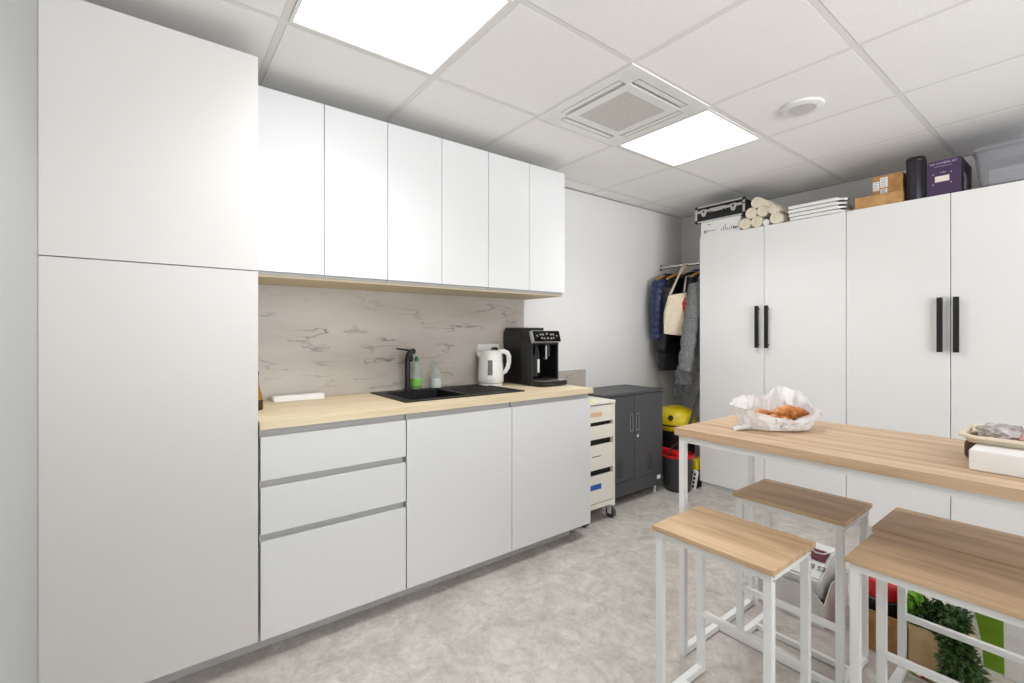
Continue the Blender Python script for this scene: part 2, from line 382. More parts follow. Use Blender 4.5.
# air conditioning cassette
cx, cy = ac_cell[0]+.3, ac_cell[1]+.3
t = thing('ceiling_air_conditioner', 'square white air conditioning cassette with perforated centre set in the ceiling', 'air conditioner', (cx, cy, H-.011))
def ring(b, a, c, z0, z1, mi=0, bev=0.0):
    bx(b, cx-a, cx+a, cy-a, cy-c, z0, z1, bev, mi); bx(b, cx-a, cx+a, cy+c, cy+a, z0, z1, bev, mi)
    bx(b, cx-a, cx-c, cy-c, cy+c, z0, z1, bev, mi); bx(b, cx+c, cx+a, cy-c, cy+c, z0, z1, bev, mi)
b = B(); ring(b, .302, .250, H-.008, H+.035)
for sx in (-1, 1):
    for sy in (-1, 1):
        bx(b, cx+sx*.22-.031, cx+sx*.22+.031, cy+sy*.22-.031, cy+sy*.22+.031, H-.008, H+.035)
obj('cassette_frame', b, M['plate'], t)
obj('duct', bx(B(), cx-.25, cx+.25, cy-.25, cy+.25, H+.03, H+.035), M['dark'], t)  # black backing plate, paints the shade inside the slots
for k in range(4):
    b = bx(B(), cx-.182, cx+.182, cy+.2165, cy+.2425, H-.0075, H+.004); rot(b, k*PI/2, (cx, cy, 0)); obj('louvre', b, M['plate'], t)
b = B(); ring(b, .2, .152, H-.011, H+.005)
obj('intake_panel', b, M['plate'], t)
obj('perforated_grille', bx(B(), cx-.152, cx+.152, cy-.152, cy+.152, H-.0105, H+.004), M['perf'], t)

# smoke detector / loudspeaker disc
t = thing('ceiling_speaker', 'round white perforated ceiling speaker on a ceiling tile above the table', 'ceiling speaker', (-.945, 2.53, H-.018))
b = lathe(B(), [(.0, -.001), (.06, -.001), (.062, -.0025), (.084, -.001), (.092, .003), (.093, .008), (.093, .0125)], (-.945, 2.53, H-.0155), 40)
obj('rim', b, M['plate'], t, 40)
obj('perforated_cover', lathe(B(), [(0, -.002), (.058, -.002), (.060, -.0005), (.06, .0005)], (-.945, 2.53, H-.0165), 36), M['perf2'], t)

# ------------------------------------------------------------------ kitchen run (fronts face +x)
XF = -1.971; ZT = 2.287
Y = [.319, .9127, 1.5175, 2.128]
# tall cabinet
t = thing('tall_cabinet', 'tall white two-door larder cabinet at the near end of the kitchen', 'cabinet', (-2.28, .02, 0))
obj('carcass', bx(B(), -2.58, XF-.021, YN+.001, .3165, .084, ZT), M['lacquer_matt'], t)
obj('door', bx(B(), XF-.019, XF, YN+.001, .313, 1.4825, ZT-.001, .0012), M['lacquer_matt'], t)
obj('door', bx(B(), XF-.019, XF, YN+.001, .313, .085, 1.4785, .0012), M['lacquer_matt'], t)

def recess(y0, y1, z0, z1, name, parent):
    """J-shaped grip profile set back behind the fronts"""
    b = B(); bx(b, XF-.034, XF-.0205, y0, y1, z0, z1); return obj(name, b, M['alu_recess'], parent)
# drawer unit
t = thing('drawer_base_cabinet', 'white base unit with three handleless drawers next to the tall cabinet', 'cabinet', (-2.28, (Y[0]+Y[1])/2, 0))
obj('carcass', bx(B(), -2.578, XF-.036, Y[0]+.001, Y[1]-.001, .084, .880), M['lacquer'], t)
for z0, z1 in ((.084, .456), (.484, .660), (.688, .853)):
    d = obj('drawer', bx(B(), XF-.019, XF, Y[0]+.003, Y[1]-.003, z0, z1, .0012), M['lacquer'], t)
    recess(Y[0]+.001, Y[1]-.008, z1-.03, z1+.0265, 'grip_recess', d)
# two door units
for k, lab in ((1, 'white handleless base cabinet under the black sink'), (2, 'white handleless base cabinet at the end of the worktop, by the drawer trolley')):
    t = thing('base_cabinet', lab, 'cabinet', (-2.28, (Y[k]+Y[k+1])/2, 0), 'single-door base cabinets under the worktop')
    b = B()
    if k == 1:      # open-topped so the sink bowl hangs inside
        bx(b, -2.578, -2.56, Y[k]+.001, Y[k+1]-.001, .084, .88); bx(b, -2.56, XF-.036, Y[k]+.001, Y[k]+.019, .084, .88); bx(b, -2.56, XF-.036, Y[k+1]-.019, Y[k+1]-.001, .084, .88)
        bx(b, -2.56, XF-.036, Y[k]+.019, Y[k+1]-.019, .084, .102)
    else: bx(b, -2.578, XF-.036, Y[k]+.001, Y[k+1]-.001, .084, .880)
    obj('carcass', b, M['lacquer'], t)
    d = obj('door', bx(B(), XF-.019, XF, Y[k]+.003, Y[k+1]-.001, .084, .853, .0012), M['lacquer'], t)
    recess(Y[k]+.008, Y[k+1]-.002, .82, .8795, 'grip_recess', d)
    if k == 2:
        b = B(); lathe(b, [(.024, 0), (.024, .008), (.016, .014), (.016, .084)], (-2.25, Y[3]-.06, 0), 16); obj('levelling_foot', b, M['black'], t, 40)
o = obj('plinth', bx(B(), -2.085, -2.069, YN+.001, 2.045, 0, .083), M['plinth']); tag(o, 'long grey-white plinth board under the kitchen cabinets', 'plinth')

# worktop with the sink cut-out
SX0, SX1, SY0, SY1 = -2.545, -2.085, .962, 1.70
b = B(); w0, w1 = .882, .912; yA, yE = .318, 2.142
bx(b, -2.573, SX0+.02, yA, yE, w0, w1); bx(b, SX1-.02, -1.963, yA, yE, w0, w1)
bx(b, SX0+.02, SX1-.02, yA, SY0+.02, w0, w1); bx(b, SX0+.02, SX1-.02, SY1-.02, yE, w0, w1)
o = obj('worktop', b, M['birch'], origin=(0, 0, 0)); tag(o, 'long pale birch worktop over the white base cabinets', 'worktop')
# marble splashback and the leftover piece
o = obj('splashback', bx(B(), -2.5845, -2.574, .3175, 2.09, .9125, 1.4885), M['marble'], origin=(0, 0, 0)); tag(o, 'pale grey-veined marble look splashback panel behind the sink', 'splashback')
o = obj('panel_offcut', bx(B(), -2.583, -2.572, 2.146, 2.72, 0.0, .962), M['marble'], origin=(0, .37, .31)); tag(o, 'narrow marble look panel against the wall beyond the coffee machine', 'panel')

# wall cabinets: three units with two doors each
XU = -2.195
labs = ['white wall cabinet beside the tall cabinet, first of the hanging row', 'white wall cabinet over the sink, middle of the hanging row', 'white wall cabinet over the coffee machine, end of the hanging row']
U = (2.126-.3140)/3
w0t = thing('wall_cabinet', labs[0], 'wall cabinet', (-2.39, .3140+U/2, 1.5), 'white wall cabinets over the worktop')
y0, y1 = .3140, .3140+U
obj('carcass', bx(B(), -2.583, XU-.021, y0+.0005, y1-.0005, 1.512, ZT), M['lacquer'], w0t)
obj('bottom_panel', bx(B(), -2.583, XU-.03, y0+.0005, y1-.0005, 1.489, 1.5115), M['under'], w0t)
for a, c in ((y0+.0015, (y0+y1)/2-.0015), ((y0+y1)/2+.0015, y1-.0015)):
    obj('door', bx(B(), XU-.019, XU, a, c, 1.511, ZT-.001, .0012), M['lacquer'], w0t)
for a, c in ((y0+.0015, (y0+y1)/2-.001), ((y0+y1)/2+.001, y1-.0015)):
    obj('grip_recess', bx(B(), XU-.0295, XU-.0205, a, c, 1.499, 1.5105), M['alu_recess'], w0t)
for k in (1, 2): dup(w0t, (-2.39, .3140+U/2+U*k, 1.5), labs[k])

# ------------------------------------------------------------------ things on the worktop
Z = .912
t = thing('kitchen_sink', 'black inset sink with drainer ridges set in the birch worktop', 'sink', ((SX0+SX1)/2, (SY0+SY1)/2, Z))
b = B(); bx0, bx1, by0, by1 = -2.462, -2.128, 1.012, 1.335
bx(b, SX0, bx0, SY0, SY1, Z+.0003, Z+.006); bx(b, bx1, SX1, SY0, SY1, Z+.0003, Z+.006)
bx(b, bx0, bx1, SY0, by0, Z+.0003, Z+.006); bx(b, bx0, bx1, by1, by1+.03, Z+.0003, Z+.006); bx(b, bx0, bx1, SY1-.02, SY1, Z+.0003, Z+.006)
obj('rim', b, M['granite'], t)
b = B()
for a in ((bx0-.006, bx0, by0-.006, by1+.006), (bx1, bx1+.006, by0-.006, by1+.006), (bx0, bx1, by0-.006, by0), (bx0, bx1, by1, by1+.006)): bx(b, *a, Z-.17, Z+.0028)
bx(b, bx0-.006, bx1+.006, by0-.006, by1+.006, Z-.176, Z-.17)
obj('bowl', b, M['granite'], t)
obj('drain', lathe(B(), [(0, 0), (.038, 0), (.042, .002), (.04, .004), (0, .003)], (-2.29, 1.17, Z-.1698), 20), M['steel'], t, 40)
b = B(); bx(b, bx0, bx1, by1+.03, SY1-.02, Z+.0003, Z+.0022)
for k in range(11):
    x = bx0+.02+k*.029; bx(b, x, x+.012, by1+.05, SY1-.035, Z+.002, Z+.0052, .001)
obj('drainer', b, M['granite'], t)

t = thing('kitchen_tap', 'matt black single lever kitchen tap standing behind the sink', 'tap', (-2.508, 1.168, Z+.006))
fx, fy = -2.508, 1.168
obj('base_ring', lathe(B(), [(.024, 0), (.024, .006), (.018, .012)], (fx, fy, Z+.006), 20), M['black'], t, 40)
obj('body', tube(B(), [(fx, fy, Z+.012), (fx, fy, 1.06), (fx, fy+.001, 1.105), (fx, fy+.008, 1.125), (fx, fy+.02, 1.136)], [.0162, .0162, .0162, .0158, .014], 18), M['black'], t, 50)
dv = Vector((.906, -.423, 0))
q = Vector((fx, fy+.022, 1.118))
obj('spout', tube(B(), [q, q+dv*.1, q+dv*.13+Vector((0, 0, -.006)), q+dv*.14+Vector((0, 0, -.022))], [.012, .0115, .0115, .011], 14), M['black'], t, 50)
q = Vector((fx, fy+.034, 1.142))
obj('cartridge', cyl(B(), q-dv*.02, q+dv*.024, .0175, 22), M['black'], t, 40)
obj('lever', tube(B(), [q+Vector((0, -.01, .004)), q+Vector((-.0, -.06, .012)), q+Vector((0, -.10, .018))], [.006, .005, .0045], 10), M['black'], t, 50)

# soap bottles
def bottle(name, lab, x, y, body, parts, hh):
    t = thing(name, lab, 'bottle', (x, y, Z+.006)); return t
t = bottle('dish_soap_bottle', 'clear washing-up liquid bottle with green label and green cap behind the sink', -2.50, 1.258, None, None, 0)
c = (-2.512, 1.228, Z+.0065)
obj('bottle_body', lathe(B(), [(.026, 0), (.031, .004), (.032, .05), (.028, .1), (.03, .12), (.022, .145), (.011, .158), (.011, .166)], c, 24, sx=.8), M['clearbottle'], t, 50)
obj('liquid', lathe(B(), [(.024, .002), (.0295, .006), (.0302, .036), (.0300, .04)], c, 24, sx=.8), M['soapgreen'], t, 50)
obj('label', lathe(B(), [(.0322, .02), (.0326, .022), (.0322, .062), (.031, .064)], c, 24, sx=.8), M['soapgreen'], t, 50)
obj('cap', lathe(B(), [(.0125, .166), (.0125, .182), (.007, .187), (.006, .193), (0, .194)], c, 16), M['greencap'], t, 40)
t = bottle('soap_dispenser', 'clear soap bottle without label between green soap and kettle', -2.49, 1.4, None, None, 0)
c = (-2.505, 1.352, Z+.0065)
obj('bottle_body', lathe(B(), [(.029, 0), (.035, .004), (.035, .07), (.031, .1), (.018, .122), (.013, .13), (.015, .134), (.015, .158), (0, .16)], c, 24), M['clearbottle'], t, 50)
obj('liquid', lathe(B(), [(.027, .002), (.0325, .006), (.0325, .055), (.032, .058)], c, 24), M['paper'], t, 50)

# double socket with a plug
t = thing('wall_socket', 'white double wall socket on the splashback behind the kettle', 'socket', (-2.574, 1.775, 1.09))
obj('cover_plate', bx(B(), -2.5735, -2.562, 1.69, 1.862, 1.094, 1.176, .003), M['plate'], t)
for y in (1.733, 1.819): obj('socket_well', lathe(B(), [(0, 0), (.02, 0), (.021, .0015), (.023, .0015), (.023, -.001)], (0, 0, 0), 20), M['cream_label'], t).matrix_local = Matrix.Translation((.0125, y-1.775, .045)) @ Matrix.Rotation(PI/2, 4, 'Y')
o = obj('power_plug', B() if False else cyl(B(), (-2.558, 1.812, 1.135), (-2.528, 1.812, 1.135), .021, 18), M['black']); tag(o, 'round black power plug in the double socket', 'plug')

# kettle
Rv, Fv = Vector((.6103, .7922, 0)), Vector((-.7922, .6103, 0))
kc = Vector((-2.482, 1.738, Z))
t = thing('electric_kettle', 'white plastic electric kettle with grey water window on the worktop', 'kettle', kc)
obj('power_base', lathe(B(), [(.078, .0005), (.08, .012), (.07, .018)], kc, 32), M['kettle'], t, 40)
b = lathe(B(), [(.079, .019), (.0845, .026), (.0835, .06), (.0785, .14), (.0735, .19), (.0705, .208)], kc, 40)
obj('body', b, M['kettle'], t, 50)
obj('lid', lathe(B(), [(.066, .209), (.064, .220), (.05, .226), (0, .228)], kc, 32), M['kettle'], t, 40)
p = kc-Rv*.062
obj('spout', loft(B(), [[p+Vector((0, 0, .15))+Fv*.006*s for s in (-1, 1)]+[p+Rv*.012+Vector((0, 0, .15))+Fv*.006*s for s in (1, -1)],
                        [p-Rv*.022+Vector((0, 0, .195))+Fv*.02*s for s in (-1, 1)]+[p+Rv*.01+Vector((0, 0, .195))+Fv*.03*s for s in (1, -1)],
                        [p-Rv*.034+Vector((0, 0, .214))+Fv*.012*s for s in (-1, 1)]+[p+Rv*.01+Vector((0, 0, .216))+Fv*.032*s for s in (1, -1)]]), M['kettle'], t, 30)
h = [kc+Rv*a+Vector((0, 0, z)) for a, z in ((.05, .214), (.085, .219), (.108, .208), (.118, .185), (.118, .15), (.11, .115), (.095, .088), (.076, .075))]
obj('handle', tube(B(), h, [.013, .013, .013, .013, .012, .012, .011, .010], 12, flat=1.25), M['kettle'], t, 60)
b = B(); wv = -Fv*.0785
prof = []
for z, r in ((.07, .0829), (.165, .0767)):
    for s in (-1, 1):
        a = -PI/2+s*.19
        prof.append(kc+(Rv*math.cos(a)+Fv*math.sin(a))*r+Vector((0, 0, z)))
outp = [q+(q-kc-Vector((0, 0, q.z-kc.z))).normalized()*.0022 for q in prof]
loft(b, [[prof[0], prof[1], prof[3], prof[2]], [outp[0], outp[1], outp[3], outp[2]]])
obj('water_window', b, M['greyclear'], t)

# coffee machine
cx0, cx1, cy0, cy1 = -2.562, -2.266, 1.900, 2.137
t = thing('coffee_machine', 'black bean-to-cup coffee machine at the end of the worktop', 'coffee machine', (-2.40, 2.02, Z))
b = B(); bx(b, cx0, cx1-.10, cy0, cy1, Z+.004, Z+.352, .008)
bx(b, cx1-.101, cx1, cy0, cy0+.016, Z+.004, Z+.30, .004); bx(b, cx1-.101, cx1, cy1-.016, cy1, Z+.004, Z+.30, .004)
bx(b, cx1-.105, cx1-.004, cy0+.002, cy1-.002, Z+.262, Z+.345, .004)
obj('housing', b, M['blackplastic'], t)
obj('bean_lid', bx(B(), cx0+.004, cx1-.135, cy0+.012, cy1-.012, Z+.3525, Z+.374, .005), M['blackplastic'], t)
# tilted control panel with bright surround
def panel(a0, a1, off, th):
    # slanted board: bottom edge sticks out
    pts = [(-2.262, Z+.354), (-2.238, Z+.280)]
    d = Vector((pts[1][0]-pts[0][0], 0, pts[1][1]-pts[0][1])); L = d.length; d.normalize(); nrm = Vector((-d.z, 0, d.x))
    if nrm.x < 0: nrm = -nrm
    o0 = Vector((pts[0][0], 0, pts[0][1]))+d*a0; o1 = Vector((pts[0][0], 0, pts[0][1]))+d*(L-a0)
    q = [o0+nrm*off, o1+nrm*off, o1+nrm*(off-th), o0+nrm*(off-th)]
    return prism(B(), [(v.x, v.z) for v in q], 'y', cy0+a1, cy1-a1, bev=.0015), d, nrm, o0
b, d_, n_, o_ = panel(0, -.001, .0, .028); obj('panel_surround', b, M['alu'], t)
b, d_, n_, o_ = panel(.003, .004, .0022, .004); obj('display', b, M['blackgloss'], t)
ctr = o_+d_*.035+n_*.0026
for k, (y, s, up) in enumerate(((1.935, '<', 0), (2.105, '>', 0), (1.975, 'o o', .012), (2.02, 'o', .016), (2.064, 'o o', .012), (1.98, '= o', -.014), (2.022, 'o', -.012), (2.062, 'o =', -.014))):
    text('display_symbol', s, .024, frame((ctr.x-d_.x*up, y, ctr.z-d_.z*up), (0, 1, 0), (-d_.x, 0, -d_.z)), M['plate'], t)
b = B(); bx(b, cx1-.06, cx1+.018, 2.005, 2.045, Z+.185, Z+.262, .004); cyl(b, (cx1-.01, 2.014, Z+.165), (cx1-.01, 2.014, Z+.19), .007, 12); cyl(b, (cx1-.01, 2.036, Z+.165), (cx1-.01, 2.036, Z+.19), .007, 12)
obj('coffee_spout', b, M['blackplastic'], t)
obj('spout_trim', bx(B(), cx1+.0185, cx1+.022, 2.002, 2.013, Z+.17, Z+.255, .001), M['chrome'], t)
b = tube(B(), [(cx1-.02, 1.955, Z+.262), (cx1+.004, 1.953, Z+.22), (cx1+.008, 1.952, Z+.16)], .006, 10); obj('steam_wand', b, M['blackplastic'], t, 50)
obj('wand_grip', tube(B(), [(cx1+.008, 1.952, Z+.17), (cx1+.009, 1.952, Z+.085)], [.008, .0065], 12), M['plate'], t, 50)
b = B(); bx(b, cx1-.1, cx1-.0, cy0+.001, cy1-.001, Z+.003, Z+.04, .003)
prism(b, [(cx1-.002, cy0), (cx1+.07, cy0+.004), (cx1+.094, cy0+.02), (cx1+.1, cy0+.06), (cx1+.1, cy1-.03), (cx1+.088, cy1-.004), (cx1-.002, cy1)], 'z', Z+.005, Z+.034, bev=.004)
obj('drip_tray', b, M['blackplastic'], t)
b = prism(B(), [(cx1, cy0+.014), (cx1+.068, cy0+.018), (cx1+.088, cy0+.03), (cx1+.09, cy0+.06), (cx1+.09, cy1-.04), (cx1+.08, cy1-.018), (cx1, cy1-.018)], 'z', Z+.0345, Z+.0375); obj('drip_grid', b, M['steel'], t)
obj('back_wall', bx(B(), cx1-.0995, cx1-.096, cy0+.017, cy1-.017, Z+.042, Z+.26), M['blackgloss'], t)

# white flat pack on the worktop, oil bottle by the tall cabinet
t = thing('paper_pack', 'flat white pack of paper towels lying against the splashback', 'paper pack', (-2.48, .6, Z))
b = bx(B(), -2.55, -2.50, .462, .70, Z+.0005, Z+.027, .003); obj('pack', b, M['paper'], t)
obj('flap', prism(B(), [(-2.50, Z+.001), (-2.487, Z+.001), (-2.497, Z+.027), (-2.50, Z+.027)], 'y', .466, .70), M['foam'], t)
c = (-2.295, .358, Z+.0005)
t = thing('oil_bottle', 'small golden oil bottle with dark base beside the tall cabinet', 'bottle', c)
obj('bottle_body', lathe(B(), [(.022, 0), (.026, .004), (.026, .045), (.02, .07), (.012, .10), (.009, .13), (.009, .15)], c, 20), M['oil'], t, 50)
obj('bottle_base', lathe(B(), [(.0262, .003), (.0268, .005), (.0268, .042), (.0262, .044)], c, 20), M['amberdark'], t, 50)
obj('cap', lathe(B(), [(.0105, .15), (.0105, .168), (0, .17)], c, 14), M['black'], t, 40)

# ------------------------------------------------------------------ drawer trolley on castors
DX, dy0, dy1 = -2.08, 2.152, 2.485; dz0, dz1 = .098, .797
t = thing('drawer_trolley', 'cream white drawer trolley on castors between base cabinet and black locker', 'drawer unit', (-2.3, 2.32, 0))
b = B(); bx(b, -2.53, DX, dy0, dy0+.018, dz0, dz1-.018); bx(b, -2.53, DX, dy1-.018, dy1, dz0, dz1-.018); bx(b, -2.53, DX+.004, dy0-.002, dy1+.002, dz1-.018, dz1, .002)
bx(b, -2.53, DX, dy0+.018, dy1-.018, dz0, dz0+.03); bx(b, -2.53, -2.52, dy0+.018, dy1-.018, dz0+.03, dz1-.018)
bx(b, -2.5, DX-.03, dy0+.0185, dy0+.03, dz0+.03, dz1-.02, 0, 1); bx(b, DX-.10, DX-.026, dy0+.019, dy1-.019, dz0+.031, dz1-.019, 0, 1)  # black filler blocks, painted shade behind the drawer gaps
obj('carcass', b, [M['cream'], M['dark']], t)
for k, (z0, z1) in enumerate([(.133, .312), (.351, .512), (.551, .638), (.664, .772)]):
    top = z1
    d = obj('drawer', bx(B(), DX-.02, DX-.002, dy0+.0195, dy1-.0195, z0, top, .0015), M['cream'], t)
    if k == 0: obj('blue_tape', bx(B(), DX-.002, DX-.0012, dy0+.06, dy1-.135, z1-.09, z1-.055), M['tape'], d)
    if k == 1: obj('label_card', bx(B(), DX-.002, DX-.0012, dy0+.11, dy1-.14, z1-.075, z1-.07), M['ink'], d)
    if k == 3: obj('label_card', bx(B(), DX-.002, DX-.0012, dy0+.06, dy1-.13, z1-.072, z1-.042), M['peach'], d)
for x in (-2.47, DX-.018):
    for y in (dy0+.05, dy1-.022):
        b = bx(B(), x-.02, x+.02, y-.02, y+.02, .088, .0975); bx(b, x-.016, x+.016, y-.018, y-.014, .03, .09); bx(b, x-.016, x+.016, y+.014, y+.018, .03, .09)
        k = obj('castor_fork', b, M['plate'], t)
        b = B(); cyl(b, (x, y-.013, .0355), (x, y+.013, .0355), .035, 24); obj('castor_wheel', b, M['rubber'], k, 40)
o = obj('sticky_note', bx(B(), -2.15, -2.088, 2.225, 2.285, dz1+.0004, dz1+.006), M['postit']); tag(o, 'yellow sticky note pad on top of the drawer trolley', 'sticky notes')

# ------------------------------------------------------------------ anthracite steel locker
LX, ly0, ly1, lz0, lz1 = -2.19, 2.492, 3.19, .066, .814
t = thing('metal_cabinet', 'low anthracite steel cabinet with two doors beside the coats', 'cabinet', (-2.35, 2.82, 0))
b = bx(B(), -2.556, LX-.02, ly0, ly1, lz0, lz1-.02, .002); bx(b, -2.558, LX+.002, ly0-.003, ly1+.003, lz1-.02, lz1, .003); bx(b, -2.55, LX, ly0, ly1, lz0, lz0+.10, .002)
obj('body', b, M['anthracite'], t)
ym = 2.837
for k, (a, c) in enumerate(((ly0+.002, ym-.002), (ym+.002, ly1-.002))):
    d = obj('door', bx(B(), LX-.019, LX, a, c, lz0+.104, lz1-.024, .0015), M['anthracite'], t)
    hy = ym-.035 if k == 0 else ym+.035
    b = B()
    for u in ((hy-.016, hy-.011), (hy+.011, hy+.016)): bx(b, LX, LX+.004, *u, lz1-.29, lz1-.16)
    bx(b, LX, LX+.004, hy-.016, hy+.016, lz1-.165, lz1-.16); bx(b, LX, LX+.004, hy-.016, hy+.016, lz1-.29, lz1-.285)
    obj('handle_frame', b, M['steel'], d)
    obj('handle_recess', bx(B(), LX, LX+.001, hy-.011, hy+.011, lz1-.285, lz1-.165), M['anth_dark'], d)
    yy = a+.14 if k == 0 else c-.195
    for q in range(7): obj('vent_slot', bx(B(), LX+.0, LX+.001, yy, yy+.065, lz0+.14+q*.018, lz0+.146+q*.018), M['anth_dark'], d)
    if k == 1: obj('lock', cyl(B(), (LX, ym+.03, lz1-.33), (LX+.008, ym+.03, lz1-.33), .013, 18), M['chrome'], d, 40)
for x in (-2.5, LX-.04):
    for y in (ly0+.05, ly1-.05): obj('foot', lathe(B(), [(.018, 0), (.018, .006), (.009, .01), (.009, .066)], (x, y, 0), 14), M['plate'], t, 40)
obj('sticker', bx(B(), LX+.0002, LX+.001, ly1-.075, ly1-.03, lz0+.045, lz0+.075), M['paper'], t)

# ------------------------------------------------------------------ wardrobes along the far wall (fronts face -y)
YW = 3.49; WZ = 2.024
wx = [-2.052, -1.552, -1.050, -.560, -.060]
for u, lab in ((0, 'white two-door wardrobe next to the coats, first of the pair'), (2, 'white two-door wardrobe behind the long table, under the clear storage bin')):
    x0, x1 = wx[u], wx[u+2]
    t = thing('wardrobe', lab, 'wardrobe', ((x0+x1)/2, 3.77, 0), 'white wardrobes along the far wall')
    obj('carcass', bx(B(), x0, x1-.001, YW+.02, 4.05, .058, WZ), M['wardrobe'], t)
    obj('plinth', bx(B(), x0+.005, x1-.006, YW+.018, YW+.034, 0, .0575), M['lacquer_matt'], t)
    for k in (0, 1):
        a, c = wx[u+k], wx[u+k+1]
        d = obj('door', bx(B(), a+.0018, c-.0018, YW, YW+.018, .062, WZ-.002, .0012), M['wardrobe'], t)
        hx = c-.041 if k == 0 else a+.026
        b = bx(B(), hx-.0125, hx+.0125, YW-.034, YW-.022, 1.143, 1.447, .002)
        for z in (1.16, 1.42): bx(b, hx-.008, hx+.008, YW-.0225, YW, z, z+.012)
        obj('handle', b, M['black'], d)

# ------------------------------------------------------------------ table and stools
t = thing('bar_table', 'long bar-height table with oak top and white steel frame', 'table', (-.45, 1.91, 0))
tx0, tx1, ty0, ty1, tz = -1.053, .147, 1.61, 2.21, .88
obj('tabletop', bx(B(), tx0, tx1, ty0, ty1, tz-.029, tz, .0015), M['oak'], t)
r = .0115
b = B(); zt = tz-.0295
for y in (ty0+.024, ty1-.024): bx(b, tx0+.036, tx1-.036, y-r, y+r, zt-.024, zt)
for x in (tx0+.024, tx1-.024): bx(b, x-r, x+r, ty0+.036, ty1-.036, zt-.024, zt)
obj('top_rail', b, M['whitemetal'], t)
for x in (tx0+.024, tx1-.024):
    for y in (ty0+.024, ty1-.024): obj('leg', bx(B(), x-r, x+r, y-r, y+r, .0, zt, .001), M['whitemetal'], t)
    obj('foot_bar', bx(B(), x-r, x+r, ty0+.036, ty1-.036, .002, .025, .001), M['whitemetal'], t)
obj('cross_bar', bx(B(), tx0+.036, tx1-.036, 1.878, 1.898, .003, .023, .001), M['whitemetal'], t)

def stool(cx, cy, lab, side):
    t = thing('bar_stool', lab, 'stool', (cx, cy, 0), 'oak and white steel bar stools')
    hx, hy, z = .1955, .147, .6
    r = .0115; lx, ly = hx-.021, hy-.0225
    def q(a, c, d, e, f, g, bv=0.0): return bx(B(), cx+a, cx+c, cy+d, cy+e, f, g, bv)
    obj('seat', bx(B(), cx-hx, cx+hx, cy-hy, cy+hy, z-.0165, z, .003), M['oak2'], t)
    b = B(); zt = z-.017
    for y in (-ly, ly): bx(b, cx-lx+r, cx+lx-r, cy+y-r, cy+y+r, zt-.022, zt)
    for x in (-lx, lx): bx(b, cx+x-r, cx+x+r, cy-ly+r, cy+ly-r, zt-.022, zt)
    obj('seat_frame', b, M['whitemetal'], t)
    for x in (-lx, lx):
        for y in (-ly, ly): obj('leg', q(x-r, x+r, y-r, y+r, 0, zt, .001), M['whitemetal'], t)
        obj('foot_bar', q(x-r, x+r, -ly+r, ly-r, .002, .025, .001), M['whitemetal'], t)
    obj('stretcher', q(-lx+r, lx-r, side*ly-.009, side*ly+.009, .205, .225, .001), M['whitemetal'], t)
    obj('cross_bar', q(-lx+r, lx-r, -.009, .009, .003, .023, .001), M['whitemetal'], t)
    for y in (-ly, ly):
        for zz in (zt-.008, zt-.02): obj('screw', cyl(B(), (cx+lx+r, cy+y, zz), (cx+lx+r+.0025, cy+y, zz), .0035, 10), M['steel'], t)
    return t
stool(-.764, 1.481, 'bar stool standing in front of the table corner, its seat clear of the table', 1)
stool(-.762, 2.020, 'bar stool pushed right under the table, in front of the wardrobe', -1)
stool(-.287, 1.737, 'bar stool at the lower right, the nearer of the two pushed together', 1)
stool(-.305, 2.048, 'bar stool behind its twin, the farther of the two pushed together', 1)

# ---- carrier bag of croissants
bc = Vector((-.795, 1.915, tz))
random.seed(4)
def rimfun(a):
    """control points over the angle: radius along, height, outward flop"""
    pts = [(0, .135, .095, .012), (35, .13, .13, .012), (62, .125, .155, .006), (90, .125, .118, .0), (125, .145, .11, .0), (160, .17, .105, .02), (185, .175, .098, .03), (215, .155, .075, .015), (245, .12, .052, .0), (275, .115, .043, .0), (305, .12, .05, .0), (335, .13, .075, .008), (360, .135, .095, .012)]
    for p, q in zip(pts, pts[1:]):
        if p[0] <= a <= q[0]:
            u = (a-p[0])/(q[0]-p[0]); u = u*u*(3-2*u)
            return [p[k]+(q[k]-p[k])*u for k in (1, 2, 3)]
NS = 110; rings = []
for j in range(17):
    ring_ = []
    for i in range(NS):
        a = 360*i/NS; R, hh, fl = rimfun(a); ra = math.radians(a)
        dirv = Rv*math.cos(ra)+Fv*math.sin(ra)*.86
        v = j/16
        if v < .35: rr = R*.84*(v/.35); z = .0015+.003*(v/.35)
        else:
            s_ = (v-.35)/.65; rr = R*(.84+.22*math.sin(s_*PI*.5)-.13*s_*s_); z = .004+hh*(s_**.9)
            if s_ > .8: rr += fl*(s_-.8)/.2; z -= fl*.4*(s_-.8)/.2
        p = bc+dirv*rr+Vector((0, 0, z))
        amp = .0 if v < .3 else .011*min(1, (v-.3)/.3)
        nv = noise.noise(Vector((math.cos(ra)*3.2, math.sin(ra)*3.2, v*2.5+3)))
        n2v = noise.noise(Vector((math.cos(ra)*8, math.sin(ra)*8, v*6)))
        cr_ = abs(noise.noise(Vector((math.cos(ra)*5+9, math.sin(ra)*5, v*4))))
        p += dirv.normalized()*(amp*(1.7*nv+1.2*n2v-1.8*cr_)); p.z += amp*.6*(n2v+nv)*(1 if v > .45 else 0)
        p.z = max(p.z, tz+.0012)
        ring_.append(p)
    rings.append(ring_)
t = thing('carrier_bag', 'open white plastic bag holding croissants on the table', 'bag', bc)
b = B(); tt = bmesh.new()
cv = tt.verts.new(bc+Vector((0, 0, .0015))); vs = [[tt.verts.new(p) for p in r] for r in rings[1:]]
for i in range(NS): tt.faces.new((cv, vs[0][i], vs[0][(i+1) % NS]))
for a, c in zip(vs, vs[1:]):
    for i in range(NS): tt.faces.new((a[i], a[(i+1) % NS], c[(i+1) % NS], c[i]))
merge(b, tt)
obj('bag_film', b, M['film'], t, 55)
